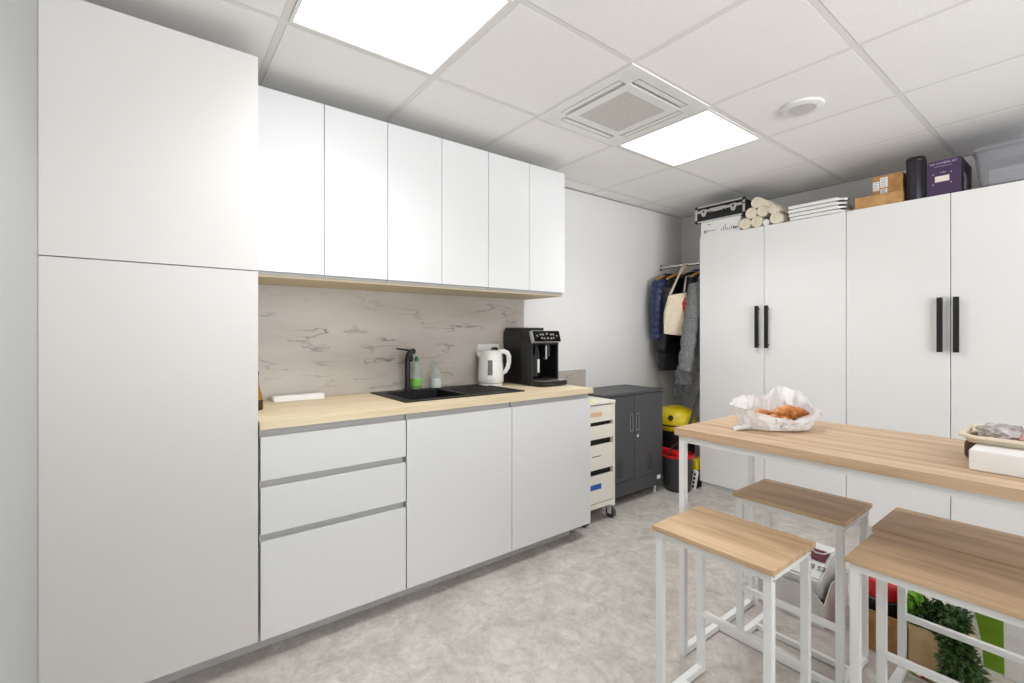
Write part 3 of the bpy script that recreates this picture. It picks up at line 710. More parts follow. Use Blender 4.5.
# tied corner lying on the table at the left and a twisted handle at the right
for name, base, tip, zz, wd in (('bag_corner', bc-Rv*.13-Fv*.02, bc-Rv*.20-Fv*.045, .014, .035), ('bag_handle', bc+Rv*.13+Fv*.03, bc+Rv*.20+Fv*.05, .062, .02)):
    rr_ = []
    for k in range(9):
        u = k/8; p = base.lerp(tip, u); p.z = tz+(zz*(1-.6*u) if name == 'bag_corner' else .045+zz*math.sin(u*PI)*.35)
        wv_ = wd*(1-.55*u)*(1+.25*math.sin(k*2.1)); hv = (.012 if name == 'bag_corner' else .009)*(1-.4*u)
        rr_.append([p+Fv*wv_*math.cos(2*PI*q/12)*.6+Vector((0, 0, max(hv*math.sin(2*PI*q/12)*(1+.4*math.sin(q*2.7+k)), -p.z+tz+.001))) for q in range(12)])
    obj(name, loft(B(), rr_), M['film'], t, 60)
# croissants
def croissant(c, ang, L, r, lab):
    pts, rs = [], []
    for k in range(23):
        u = k/22*2-1; a = u*1.15
        pts.append(Vector((math.sin(a)*L*.5, -(1-math.cos(a))*L*.42, 0)))
        seg = 1+.10*math.cos(u*PI*3.5)
        rs.append(max(.003, r*(1-abs(u)**1.7*.82)*seg))
    b = tube(B(), pts, rs, 14, flat=.85)
    bmesh.ops.rotate(b, verts=b.verts[:], cent=(0, 0, 0), matrix=Matrix.Rotation(ang, 3, 'Z'))
    bmesh.ops.translate(b, verts=b.verts[:], vec=c)
    o = obj('croissant', b, M['pastry'], None, 60); return tag(o, lab, 'croissant', 'croissants in the plastic bag')
croissant(bc+Rv*.035+Fv*.0+Vector((0, 0, .063)), .9, .13, .031, 'golden croissant on top of the others in the bag')
croissant(bc-Rv*.03-Fv*.025+Vector((0, 0, .034)), .55, .13, .029, 'croissant at the front of the bag, behind its low rim')
croissant(bc-Rv*.055+Fv*.03+Vector((0, 0, .046)), 1.3, .12, .027, 'croissant at the left side inside the bag')
croissant(bc+Rv*.03+Fv*.055+Vector((0, 0, .034)), 1.0, .12, .028, 'croissant at the back of the bag, mostly covered')

# ---- food boxes at the right end of the table
b = bx(B(), -.243, .06, 1.735, 1.872, tz+.0005, .936, .006, 0, 3)
o = obj('white_carton', b, M['foam']); tag(o, 'plain white rectangular carton lying on the table under the tray', 'carton')
b = bx(B(), -.275, -.16, 1.885, 1.985, tz+.0005, .9362, .02, 0, 3)
o = obj('paper_bundle', b, M['brownwrap'], None, 40); tag(o, 'dark brown wrapped bundle behind the white carton', 'bundle')
t = thing('food_tray', 'shallow beige food tray with plastic-wrapped packs on the white carton', 'tray', (-.08, 1.9, .937))
def rr(x0, x1, y0, y1, r, z, n=6):
    out = []
    for cx_, cy_, a0 in ((x1-r, y1-r, 0), (x0+r, y1-r, 90), (x0+r, y0+r, 180), (x1-r, y0+r, 270)):
        for k in range(n+1):
            a = math.radians(a0+90*k/n); out.append(Vector((cx_+r*math.cos(a), cy_+r*math.sin(a), z)))
    return out
z = .937
tr_ = [rr(-.262, .07, 1.835, 1.985, .03, z), rr(-.274, .09, 1.82, 2.005, .034, z+.018), rr(-.278, .096, 1.816, 2.012, .035, z+.0185), rr(-.278, .096, 1.816, 2.012, .035, z+.016), rr(-.28, .10, 1.814, 2.016, .036, z+.016),
       rr(-.28, .10, 1.814, 2.016, .036, z+.0225), rr(-.268, .086, 1.829, 2.001, .034, z+.0225), rr(-.255, .066, 1.839, 1.981, .03, z+.004)]
obj('tray', loft(B(), tr_), M['traycol'], t, 35)
def lump(c, sx, sy, sz, seed, amp=.25):
    b = bmesh.new(); bmesh.ops.create_icosphere(b, subdivisions=4, radius=1)
    for v in b.verts:
        nn = noise.noise(v.co*1.7+Vector((seed, 0, 0)))+.5*noise.noise(v.co*4.5+Vector((0, seed, 0)))
        f = 1+amp*nn; v.co = Vector((c[0]+v.co.x*sx*f, c[1]+v.co.y*sy*f, max(c[2]-sz*.8, c[2]+v.co.z*sz*f)))
    return b
for c, s_, m_, lab in (((-.195, 1.90, .965), (.048, .04, .024), 'greyfoil', 'crumpled grey film pack in the tray, nearest its left end'), ((-.115, 1.875, .958), (.055, .035, .017), 'pink', 'pink wrapped pack in the food tray'),
                       ((-.09, 1.95, .964), (.07, .035, .021), 'greyfoil', 'grey film pack behind the pink one in the tray'), ((-.238, 1.945, .962), (.03, .04, .018), 'traycol', 'small pale wrapper at the end of the food tray'),
                       ((.0, 1.90, .964), (.05, .06, .021), 'pink', 'pink wrapped pack at the far right end of the tray')):
    o = obj('food_pack', lump(c, *s_, c[0]*37, .35), M[m_], None, 50); tag(o, lab, 'food pack', 'packs in the food tray')

# ------------------------------------------------------------------ things under the table
def floorbox(name, lab, cat, x0, x1, y0, y1, h, m_out, m_in, th=.004, cutfront=None, rz=0, group=None):
    t = thing(name, lab, cat, ((x0+x1)/2, (y0+y1)/2, 0), group)
    b = B(); bx(b, x0, x1, y0, y1, .0005, .005)
    if cutfront: prism(b, [(x0, .005), (x1, .005), (x1, cutfront[1]), (x1-cutfront[2], cutfront[0]), (x0, cutfront[0])], 'y', y0, y0+th)
    else: bx(b, x0, x1, y0, y0+th, .005, h)
    bx(b, x0, x1, y1-th, y1, .005, h); bx(b, x0, x0+th, y0+th, y1-th, .005, h)
    if cutfront: prism(b, [(y0+th, .005), (y1-th, .005), (y1-th, h), (y0+th+.08, h), (y0+th, cutfront[1])], 'x', x1-th, x1)
    else: bx(b, x1-th, x1, y0+th, y1-th, .005, h)
    obj('carton_wall', b, M[m_out], t)
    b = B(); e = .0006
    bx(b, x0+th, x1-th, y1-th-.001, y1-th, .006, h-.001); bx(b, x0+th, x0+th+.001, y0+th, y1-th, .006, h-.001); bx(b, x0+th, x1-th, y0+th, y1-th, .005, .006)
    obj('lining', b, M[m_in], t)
    return t
floorbox('open_carton', 'open white cardboard carton on the floor under the table', 'carton', -1.02, -.75, 2.235, 2.52, .165, 'lacquer_matt', 'carddark', cutfront=(.15, .10, .05))
# paper carrier with printing, lying in the carton
t = thing('paper_bag', 'white and maroon paper bag with black lettering lying in the open carton', 'bag', (-.86, 2.38, .05))
bagp = [(-1.0, .17), (-.78, .10), (-.775, .135), (-.80, .20), (-.985, .245)]
b = prism(B(), [(2.262, .06), (2.50, .10), (2.50, .255), (2.40, .262), (2.262, .185)], 'x', -1.0, -.775, bev=.008)
obj('bag_body', b, M['bagwhite'], t, 40)
nrm = Vector((0, -.077, .138)).normalized(); upv = Vector((0, .138, .077)).normalized()
o0 = Vector((-.822, 2.315, .2165))+nrm*.001
text('lettering', 'ES BAP', .034, frame(o0, (-1, 0, 0), -upv), M['ink'], t)
text('lettering', 'LES', .03, frame(o0+Vector((-.115, 0, 0))+upv*.01, (-1, 0, 0), -upv), M['ink'], t)
b = B(); q = [Vector((-.86, 2.345, 0)), Vector((-.785, 2.345, 0)), Vector((-.78, 2.398, 0)), Vector((-.87, 2.398, 0))]
for v in q: v.z = .2165+(v.y-2.315)*.558+.0012
loft(b, [q, [v+nrm*.0008 for v in q]]); obj('maroon_print', b, M['maroon'], t)
b = tube(B(), [(-.87, 2.39, .263), (-.85, 2.36, .275), (-.82, 2.345, .268), (-.795, 2.36, .266), (-.785, 2.39, .266)], .003, 8); obj('handle_cord', b, M['bagwhite'], t, 50)
o = obj('maroon_wrapper', lump((-.80, 2.27, .085), .035, .025, .03, 5, .4), M['maroon'], None, 50); tag(o, 'small maroon wrapper at the cut corner of the carton', 'wrapper')

floorbox('cardboard_box', 'brown cardboard box holding a red canister behind the stools', 'box', -.66, -.487, 2.245, 2.43, .155, 'card', 'carddark')
t = thing('red_canister', 'red plastic canister with black base in the brown box', 'canister', (-.575, 2.34, .0065))
c = (-.575, 2.335, .0065)
obj('base', lathe(B(), [(.06, 0), (.066, .004), (.066, .182), (.058, .188)], c, 24), M['black'], t, 40)
obj('body', lathe(B(), [(.06, .188), (.062, .194), (.062, .232), (.054, .25), (.02, .258), (0, .259)], c, 24), M['red'], t, 40)
obj('grip', tube(B(), [(-.61, 2.335, .25), (-.60, 2.335, .272), (-.55, 2.335, .272), (-.54, 2.335, .25)], .008, 8), M['black'], t, 40)
floorbox('plant_box', 'tan cardboard box with green sprigs spilling over its front', 'box', -.474, -.325, 2.232, 2.42, .165, 'cardpale', 'carddark')
# foliage
def leaf(b, p, d, L, W, up):
    s_ = d.cross(up); s_ = s_.normalized() if s_.length > 1e-4 else Vector((1, 0, 0)); nn = s_.cross(d).normalized()
    v = [b.verts.new(q) for q in (p, p+d*L*.45+s_*W-nn*W*.3, p+d*L, p+d*L*.45-s_*W-nn*W*.3)]
    m_ = b.verts.new(p+d*L*.5+nn*W*.15)
    for q in range(4): b.faces.new((v[q], v[(q+1) % 4], m_))
def sprigs(name, lab, cat, stems, nl, L, W, mname, seed):
    random.seed(seed)
    t = thing(name, lab, cat, stems[0][0]); bs = B(); bl = bmesh.new()
    for pts in stems:
        pv = [Vector(q) for q in pts]; tube(bs, pv, [.004]*(len(pv)-1)+[.0015], 6)
        for _ in range(nl):
            u = random.uniform(.15, 1)*(len(pv)-1); k = min(int(u), len(pv)-2); p = pv[k].lerp(pv[k+1], u-k)
            ax = (pv[k+1]-pv[k]).normalized()
            rd = Vector((random.gauss(0, 1), random.gauss(0, 1), random.gauss(0, 1)))
            d = (ax*.7+rd.normalized()).normalized(); q = p+rd.normalized()*random.uniform(0, .024)
            if q.z < .012: q.z = .012+random.random()*.01
            if q.z+d.z*L < .004: d.z = abs(d.z)
            leaf(bl, q, d, L*random.uniform(.6, 1.2), W*random.uniform(.7, 1.2), Vector((random.gauss(0, .3), random.gauss(0, .3), 1)))
    obj('stem', bs, M['leaf'], t, 50); obj('foliage', bl, M[mname], t)
    return t
st = []
random.seed(8)
for k in range(34):
    u = (k+.5)/34; x = -.462+.115*u+random.uniform(-.008, .008); y0 = 2.32+random.uniform(-.03, .05)
    top = .215+random.uniform(-.025, .03)
    if u < .38: st.append([(x, y0+.02, .10), (x, y0, .18), (x+random.uniform(-.02, .03), y0-.05, top)])
    else:
        e = x+.045+.05*random.random(); yy = 2.20-random.uniform(.0, .035)
        st.append([(x-.01, y0+.02, .10), (x, y0, .19), (x+.02, y0-.05, top), (x+.035, 2.222, .165), (e, yy, .11), (e+random.uniform(-.015, .02), yy-.006, random.uniform(.018, .08))])
sprigs('herb_sprigs', 'dark green leafy sprigs hanging out of the tan box', 'plant', st, 120, .026, .0068, 'leaf', 3)
sprigs('herb_bunch', 'small bright green leafy sprig at the back of the tan box', 'plant', [[(-.455, 2.30, .10), (-.462, 2.275, .2), (-.468, 2.25, .285)], [(-.445, 2.30, .1), (-.448, 2.27, .19), (-.446, 2.245, .265)], [(-.462, 2.29, .1), (-.468, 2.265, .17), (-.478, 2.245, .225)]], 34, .03, .010, 'leaf2', 6)
# shopping bag with a green print
t = thing('shopping_bag', 'white shopping bag with broad curved green print standing behind the sprigs', 'bag', (-.22, 2.50, 0))
fr = [[Vector((-.385, 2.445, .001)), Vector((-.10, 2.445, .001)), Vector((-.10, 2.56, .001)), Vector((-.385, 2.56, .001))],
      [Vector((-.40, 2.44, .16)), Vector((-.09, 2.44, .16)), Vector((-.095, 2.56, .16)), Vector((-.39, 2.56, .16))],
      [Vector((-.405, 2.452, .33)), Vector((-.09, 2.452, .33)), Vector((-.095, 2.53, .33)), Vector((-.40, 2.53, .33))]]
obj('bag_body', loft(B(), fr), M['bagwhite'], t)
pl, pr_ = [], []
for k in range(13):
    u = k/12; z = .008+u*.31; yv = 2.445-.005*(z/.16) if z < .16 else 2.44+.012*(z-.16)/.17
    pl.append(Vector((-.302-.062*u*u+.0*u, yv-.0012, z))); pr_.append(Vector((-.248-.004*u, yv-.0012, z)))
b = bmesh.new(); va = [b.verts.new(v) for v in pl]; vb = [b.verts.new(v) for v in pr_]
for k in range(12): b.faces.new((va[k], vb[k], vb[k+1], va[k+1]))
bmesh.ops.solidify(b, geom=b.faces[:], thickness=.0006)
obj('green_print', b, M['greenprint'], t)
b = tube(B(), [(-.30, 2.49, .33), (-.29, 2.49, .40), (-.24, 2.49, .425), (-.19, 2.49, .40), (-.18, 2.49, .33)], .005, 8); obj('handle', b, M['greenprint'], t, 50)
# wrapper on the floor
t = thing('leaflet', 'crumpled red and green leaflet on the floor before the tan box', 'leaflet', (-.40, 2.21, 0))
b = bmesh.new(); g_ = [[b.verts.new((-.465+.16*i/10, 2.195+.032*j/3, .003+.007*abs(math.sin(i*1.7+j)))) for j in range(4)] for i in range(11)]
for i in range(10):
    for j in range(3):
        f = b.faces.new((g_[i][j], g_[i+1][j], g_[i+1][j+1], g_[i][j+1])); f.material_index = (i*2+j) % 3
obj('sheet', b, [M['greenprint'], M['red'], M['traycol']], t)

# ------------------------------------------------------------------ coat corner
rod_y, rod_z = 3.727, 1.852
t = thing('coat_rail', 'short chrome coat rail between the wall and the wardrobe', 'coat rail', (-2.32, rod_y, rod_z))
obj('rail', cyl(B(), (XW+.004, rod_y, rod_z), (wx[0]-.003, rod_y, rod_z), .0125, 18), M['chrome'], t, 40)
obj('wall_flange', cyl(B(), (XW+.0005, rod_y, rod_z), (XW+.012, rod_y, rod_z), .030, 22), M['chrome'], t, 40)
obj('wardrobe_flange', cyl(B(), (wx[0]-.012, rod_y, rod_z), (wx[0]-.0005, rod_y, rod_z), .030, 22), M['chrome'], t, 40)

def hanger(x, lab, yc=rod_y, m='hangerwood'):
    t = thing('coat_hanger', lab, 'coat hanger', (x, yc, rod_z-.12), 'hangers on the coat rail')
    hk = [Vector((x, rod_y+.0145*math.cos(a), rod_z+.0005+.0155*math.sin(a))) for a in [math.radians(q) for q in range(200, -70, -30)]]
    hk += [Vector((x, rod_y, rod_z-.03)), Vector((x, rod_y, rod_z-.075))]
    obj('hook', tube(B(), hk, .0018, 8), M['chrome'], t, 50)
    pts = [(x, rod_y+a, rod_z-.075-.055*(abs(a)/.19)**1.4) for a in (-.19, -.13, -.07, 0, .07, .13, .19)]
    obj('bar', tube(B(), pts, [.009, .011, .012, .013, .012, .011, .009], 10), M[m], t, 50)
    return t
def coat(name, lab, x, zs, zb, hw, th, m, sleeve, puffs=.06, slv_m=None, yc=rod_y, amp=.010, hood=False, turn=0.0, near=None, sr=.058):
    """garment hung with its shoulders roughly along y: lofted torso, two sleeves, collar; near = own path of the near sleeve"""
    t = thing(name, lab, 'coat', (x, yc, zb), 'coats on the rail')
    wv = Vector((math.sin(turn), math.cos(turn), 0)); nv = Vector((math.cos(turn), -math.sin(turn), 0)); c0_ = Vector((x, yc, 0))
    rings = []; n_ = 56
    for k in range(n_+1):
        u = k/n_; z = zs-(zs-zb)*u
        if u < .12: w_ = hw*(.34+.66*(u/.12)**.65)
        else: w_ = hw*(1+.06*(u-.12))
        bul = amp*abs(math.sin(PI*(z-zb)/puffs))**.6
        tk = th*(.55+.45*min(1, u/.15))+bul
        rr_ = []
        for q in range(28):
            a = 2*PI*q/28; ca, sa = math.cos(a), math.sin(a)
            fold = 1+.10*math.sin(3*a+u*4+x*30)
            rr_.append(c0_+nv*(tk*fold*math.copysign(abs(ca)**.75, ca))+wv*((w_+bul*.6)*math.copysign(abs(sa)**.75, sa))+Vector((0, 0, z)))
        rings.append(rr_)
    obj('body', loft(B(), rings), M[m], t, 60)
    for s_ in (-1, 1):
        L = sleeve; pts, rs = [], []
        for k in range(49):
            u = k/48
            if near and s_ < 0:
                f_ = u*(len(near)-1); q = min(int(f_), len(near)-2); p = Vector(near[q]).lerp(Vector(near[q+1]), f_-q)
            else: p = c0_+nv*(.012*math.sin(u*2.5))+wv*(s_*(hw*.86+.055*math.sin(min(1, u*2.2)*PI/2)+.01*u))+Vector((0, 0, zs-.045-L*u))
            pts.append(p)
            rs.append((sr-.016*u)+amp*.9*abs(math.sin(PI*L*u/puffs))**.6 if 0 < k < 48 else sr*.62)
        obj('sleeve', tube(B(), pts, rs, 18), M[slv_m or m], t, 60)
    b = lathe(B(), [(.052, -.02), (.07, .0), (.074, .03), (.064, .05), (.05, .045), (.046, 0)], (x, yc, zs-.008), 24, sx=.62 if not hood else .85, sy=1.0)
    obj('collar', b, M['navydark'] if m == 'navy' else M[m], t, 50)
    return t
hanger(-2.497, 'wooden hanger under the navy jacket, nearest the wall')
coat('padded_jacket', 'short navy quilted jacket hanging nearest the wall', -2.495, 1.745, 1.18, .20, .045, 'navy', .50, .058, amp=.011, turn=-.12)
hanger(-2.385, 'wooden hanger under the long black coat')
coat('padded_coat', 'long black quilted coat hanging behind the cream tote bag', -2.395, 1.725, .925, .215, .052, 'blackcloth', .58, .085, amp=.010, turn=.16, near=[(-2.41, 3.57, 1.66), (-2.415, 3.55, 1.4), (-2.425, 3.525, 1.08)])
hanger(-2.255, 'dark hanger under the blue jacket', m='black')
coat('rain_jacket', 'blue jacket hanging between the tote bag and the grey coat', -2.245, 1.765, 1.12, .13, .042, 'bluecloth', .5, .3, amp=.003, hood=True, slv_m='navydark', yc=3.80)
hanger(-2.150, 'wooden hanger under the grey coat, nearest the wardrobe')
coat('winter_coat', 'grey padded coat hanging next to the wardrobe', -2.145, 1.70, .93, .19, .030, 'greycloth', .78, .12, amp=.014, near=[(-2.136, 3.60, 1.66), (-2.138, 3.54, 1.45), (-2.140, 3.475, 1.2), (-2.142, 3.415, .93)], sr=.060)
# scarf tucked under the grey sleeve
sc_ = Vector((-2.150, 3.412, 0))
t = thing('scarf', 'dark grey knitted scarf with fringe hanging below the grey coat', 'scarf', (sc_.x, sc_.y, .72))
rings = []
for k in range(16):
    u = k/15; z = .985-.15*u
    rings.append([sc_+Fv*(.022*math.cos(2*PI*q/20)*(1+.3*math.sin(q*1.9+k*.4)))+Rv*((.056+.012*u)*math.sin(2*PI*q/20)+.008*math.sin(k*.7))+Vector((0, 0, z)) for q in range(20)])
obj('scarf_cloth', loft(B(), rings), M['scarf'], t, 60)
b = B(); random.seed(2)
for k in range(28):
    p = sc_+Rv*(-.066+.132*k/27)+Fv*random.uniform(-.014, .014)
    tube(b, [p+Vector((0, 0, .842)), p+Rv*random.uniform(-.008, .008)+Vector((0, 0, .79)), p+Rv*random.uniform(-.014, .014)+Fv*random.uniform(-.008, .008)+Vector((0, 0, .725+random.uniform(0, .025)))], [.0032, .003, .002], 5)
obj('fringe', b, M['scarf'], t, 50)
# cream tote bag with a red print, hung from the rail by its straps
tc = Vector((-2.262, 3.482, 0)); W_ = Vector((.55, .835, 0)); N_ = Vector((.835, -.55, 0))
t = thing('tote_bag', 'cream canvas tote bag with red print hanging from the rail', 'bag', (tc.x, tc.y, 1.22))
rings = []
for k in range(21):
    u = k/20; z = 1.57-.335*u; hw_ = .078+.034*min(1, u*2.2)-.008*u
    rings.append([tc+N_*((.016+.014*math.sin(u*PI))*math.copysign(abs(math.cos(2*PI*q/32))**.8, math.cos(2*PI*q/32))+.005*math.sin(q*.9+u*5))+W_*(hw_*math.copysign(abs(math.sin(2*PI*q/32))**.7, math.sin(2*PI*q/32))+.012*(1-u))+Vector((0, 0, z+.03*(math.sin(2*PI*q/32)*.5+.3)*(1-u)-.012*math.sin(2*PI*q/32)*u)) for q in range(32)])
obj('bag_body', loft(B(), rings), M['canvas'], t, 60)
hk = Vector((-2.318, rod_y, rod_z+.0165))
for s_ in (-1, 1):
    a = tc+W_*(-.05)+N_*.010*s_+Vector((0, 0, 1.575)); c_ = tc+W_*(.072)+N_*.010*s_+Vector((0, 0, 1.60))
    m1 = a.lerp(hk, .55)+W_*-.010; m2 = c_.lerp(hk, .5)+W_*.006
    e_ = Vector((.012*s_, 0, 0))
    pts = [a, m1, a.lerp(hk, .88)+e_+Vector((0, -.014, 0)), hk+e_+Vector((0, -.010, -.004)), hk+e_+Vector((0, .004, .003)), hk+e_+Vector((0, .017, -.014)), hk+e_+Vector((0, .012, -.05)), m2, c_]
    obj('strap', tube(B(), pts, .0075, 8, flat=.35), M['canvas'], t, 50)
b = bmesh.new()
pf = lambda w_, z, d_: tc+W_*w_+N_*d_+Vector((0, 0, z))
po = [(.040, 1.50), (.066, 1.545), (.088, 1.53), (.094, 1.44), (.090, 1.36), (.052, 1.325), (.066, 1.38), (.050, 1.44)]
loft(b, [[pf(w_, z, .018) for w_, z in po], [pf(w_, z, .0345) for w_, z in po]]); obj('red_print', b, M['red'], t)
for k in range(4): text('print_lettering', 'MHES'[k], .034, frame(pf(.074, 1.515-k*.042, .0348), W_*1.0-Vector((0, 0, .12)), Vector((0, 0, 1))+W_*.12), M['canvas'], t)

# ------------------------------------------------------------------ cleaning things in the corner
vc = Vector((-2.30, 3.545, 0))
t = thing('wet_dry_vacuum', 'yellow-topped black drum vacuum cleaner standing under the coats', 'vacuum cleaner', vc)
obj('drum', lathe(B(), [(.13, .035), (.145, .05), (.15, .40), (.155, .425), (.13, .43)], vc, 32), M['black'], t, 40)
prof = [(.155, .43), (.172, .442), (.178, .475), (.170, .478), (.174, .485), (.170, .525), (.152, .575), (.112, .612), (.05, .630), (0, .632)]
obj('head', lathe(B(), prof, vc, 36, sy=.92), M['yellow'], t, 45)
obj('seam', lathe(B(), [(.171, .474), (.1795, .476), (.1795, .485), (.171, .488)], vc, 36, sy=.92), M['black'], t)
a = vc-Rv*.085-Fv*.118+Vector((0, 0, .545)); nn = (-Rv*.45-Fv*.8+Vector((0, 0, .35))).normalized()
obj('switch', cyl(B(), a-nn*.012, a+nn*.014, .021, 18), M['black'], t, 40)
for k in range(4):
    x = vc+Vector((.13*math.cos(k*PI/2+.6), .13*math.sin(k*PI/2+.6), 0)); b = bmesh.new(); bmesh.ops.create_icosphere(b, subdivisions=2, radius=.02); bmesh.ops.translate(b, verts=b.verts[:], vec=x+Vector((0, 0, .0205))); obj('castor', b, M['black'], t, 60)
for s_ in (-1, 1):
    p = vc+Vector((.155, .07*s_, .40)); obj('latch', bx(B(), p.x-.012, p.x+.012, p.y-.02, p.y+.02, p.z-.03, p.z+.05, .004), M['red'], t)
b = tube(B(), [(-2.140, 3.395, .34), (-2.120, 3.43, .46), (-2.10, 3.468, .58), (-2.074, 3.515, .74), (-2.068, 3.53, .79)], .0135, 14); o = obj('vacuum_tube', b, M['darkgrey'], None, 50); tag(o, 'dark grey vacuum tube leaning against the wardrobe side', 'tube')
bc2 = Vector((-2.145, 3.325, 0))
t = thing('mop_bucket', 'dark grey bucket with red rim in front of the vacuum cleaner', 'bucket', bc2)
obj('bucket', lathe(B(), [(.092, .0005), (.095, .004), (.118, .272), (.124, .274), (.124, .282), (.114, .282), (.09, .012), (0, .01)], bc2, 32), M['darkgrey'], t, 40)
obj('rim', lathe(B(), [(.1245, .270), (.129, .271), (.130, .285), (.122, .289), (.115, .286), (.118, .276)], bc2, 32), M['red'], t, 40)
b = B(); pts = [bc2+Vector((0, .126*math.cos(q), .28+.085*math.sin(q))) for q in [PI*k/12 for k in range(13)]]; tube(b, pts, .006, 8); obj('bail_handle', b, M['black'], t, 50)
o = obj('dustpan', prism(B(), [(-2.25, .297), (-2.08, .297), (-2.11, .312), (-2.15, .325), (-2.25, .33)], 'y', 3.235, 3.285, bev=.004), M['red'], None, 40); tag(o, 'red dustpan lying across the dark grey bucket', 'dustpan')
t = thing('tool_case', 'yellow and black tool case behind the bucket, beside the wardrobe', 'case', (-2.085, 3.47, 0))
o = t
obj('case_base', bx(B(), -2.125, -2.062, 3.455, 3.62, .0005, .14, .006), M['black'], t); obj('case_lid', bx(B(), -2.125, -2.062, 3.452, 3.622, .141, .225, .008), M['yellow'], t)
obj('case_latch', bx(B(), -2.12, -2.075, 3.444, 3.4515, .075, .115, .002), M['red'], t)
t = thing('power_strip', 'white power strip leaning beside the wardrobe base', 'power strip', (-2.07, 3.40, 0))
b = bx(B(), -.018, .018, -.012, .012, .0, .155, .004); R_ = Matrix.Translation((-2.063, 3.415, .003)) @ Matrix.Rotation(.16, 4, 'Y'); bmesh.ops.transform(b, matrix=R_, verts=b.verts[:]); obj('strip_body', b, M['plate'], t)
for k in range(4):
    b = cyl(B(), (0, -.0135, .028+k*.034), (0, -.0118, .028+k*.034), .011, 14); bmesh.ops.transform(b, matrix=R_, verts=b.verts[:]); obj('outlet', b, M['rubber'], t)

# ------------------------------------------------------------------ things on top of the wardrobes
TZ = WZ+.0005
yf = 3.515
t = thing('printed_carton', 'white printed carton under the black flight case', 'carton', (-1.89, 3.66, TZ))
obj('carton', bx(B(), -2.055, -1.735, yf, yf+.33, TZ, TZ+.117, .002), M['paper'], t)
fy_ = yf-.0006
obj('logo', cyl(B(), (-2.018, fy_, TZ+.038), (-2.018, fy_+.0008, TZ+.038), .013, 20), M['ink'], t)
obj('logo_hole', cyl(B(), (-2.018, fy_-.0005, TZ+.038), (-2.018, fy_+.0008, TZ+.038), .006, 16), M['paper'], t)
fm = lambda x, z: frame((x, fy_, z), (1, 0, 0), (0, 0, 1))
text('printing', 'LED lamp kit', .014, fm(-1.962, TZ+.04), M['ink'], t); text('printing', 'fragile', .012, fm(-1.985, TZ+.092), M['ink'], t)
b = B()
for k in range(9):
    x = -1.885+k*.0155; hh = (.02, .034, .05, .02, .018, .03, .022, .016, .02)[k]; bx(b, x, x+(.004 if k not in (6, 7) else .011), fy_, fy_+.0008, TZ+.024, TZ+.024+hh)
obj('pictograms', b, M['ink'], t)

t = thing('flight_case', 'black flight case with aluminium edges on the white carton', 'case', (-1.89, 3.67, TZ+.118))
a0, a1, b0, b1, c0, c1 = -2.10, -1.70, yf-.008, yf+.30, TZ+.118, TZ+.118+.128
obj('shell', bx(B(), a0+.003, a1-.003, b0+.003, b1-.003, c0+.002, c1-.002), M['case'], t)
b = B(); e = .011
for y in (b0, b1-e):
    for z in (c0, c1-e): bx(b, a0, a1, y, y+e, z, z+e, .002)
    for x in (a0, a1-.016): bx(b, x, x+.016, y, y+e, c0, c1, .002)
for x in (a0, a1-e):
    for z in (c0, c1-e): bx(b, x, x+e, b0, b1, z, z+e, .002)
obj('edge_profile', b, M['alu'], t)
b = B(); bx(b, a0+.02, a1-.022, b0-.001, b0+.004, c1-.052, c1-.034); obj('lid_profile', b, M['alu'], t)
for x in (a0, a1):
    for z in (c0, c1):
        s1 = 1 if x == a0 else -1; s2 = 1 if z == c0 else -1
        b = bmesh.new(); bmesh.ops.create_uvsphere(b, u_segments=14, v_segments=8, radius=.015); bmesh.ops.translate(b, verts=b.verts[:], vec=(x+s1*.008, b0+.008, z+s2*.0085)); obj('corner_cap', b, M['black'], t, 60)
obj('edge_joint', bx(B(), a1-.018, a1+.001, b0-.0015, b0+.012, c1-.046, c1-.038), M['black'], t)
for x in (a0+.075, a1-.085):
    b = prism(B(), [(x-.022, c1-.03), (x+.022, c1-.03), (x+.024, c1-.055), (x+.012, c1-.085), (x-.012, c1-.085), (x-.024, c1-.055)], 'y', b0-.007, b0-.0005, bev=.002); k = obj('butterfly_latch', b, M['alu'], t)
    obj('latch_key', cyl(B(), (x, b0-.0085, c1-.048), (x, b0-.0068, c1-.048), .009, 16), M['rubber'], k)
xm = (a0+a1)/2-.01
b = tube(B(), [(xm-.055, b0-.004, c1-.056), (xm-.05, b0-.014, c1-.066), (xm, b0-.016, c1-.07), (xm+.05, b0-.014, c1-.066), (xm+.055, b0-.004, c1-.056)], .006, 8); obj('carry_handle', b, M['black'], t, 50)
obj('handle_plate', bx(B(), xm-.065, xm+.065, b0-.003, b0, c1-.06, c1-.03, .001), M['alu'], t)

# paper rolls
rz0 = TZ+.0405
spots = [(-1.690, 0, .040), (-1.609, 0, .040), (-1.544, 0, .0235), (-1.474, 0, .040), (-1.649, 1, .040), (-1.568, 1, .040), (-1.495, .6, .030), (-1.608, 2, .040)]
rl = ['cream paper roll at the bottom beside the white carton', 'cream paper roll at the bottom, beside the thin white roll', 'thin white roll at the bottom of the roll stack', 'cream paper roll at the bottom, nearest the white boards',
      'cream paper roll in the second row, nearest the flight case', 'cream paper roll in the middle of the second row', 'cream paper roll in the second row, above the thin white roll', 'topmost cream paper roll of the stack']
for k, (x, row, r_) in enumerate(spots):
    z = rz0+row*.0705 if k != 2 else TZ+r_+.0005
    if k == 6: z = TZ+.105
    y0 = 3.492+.006*((k*7) % 3)
    o = obj('paper_roll', cyl(B(), (x, y0, z), (x, y0+.42, z), r_, 28), M['foam'] if k == 2 else M['roll'], None, 40); tag(o, rl[k], 'paper roll', 'paper rolls on top of the wardrobe')
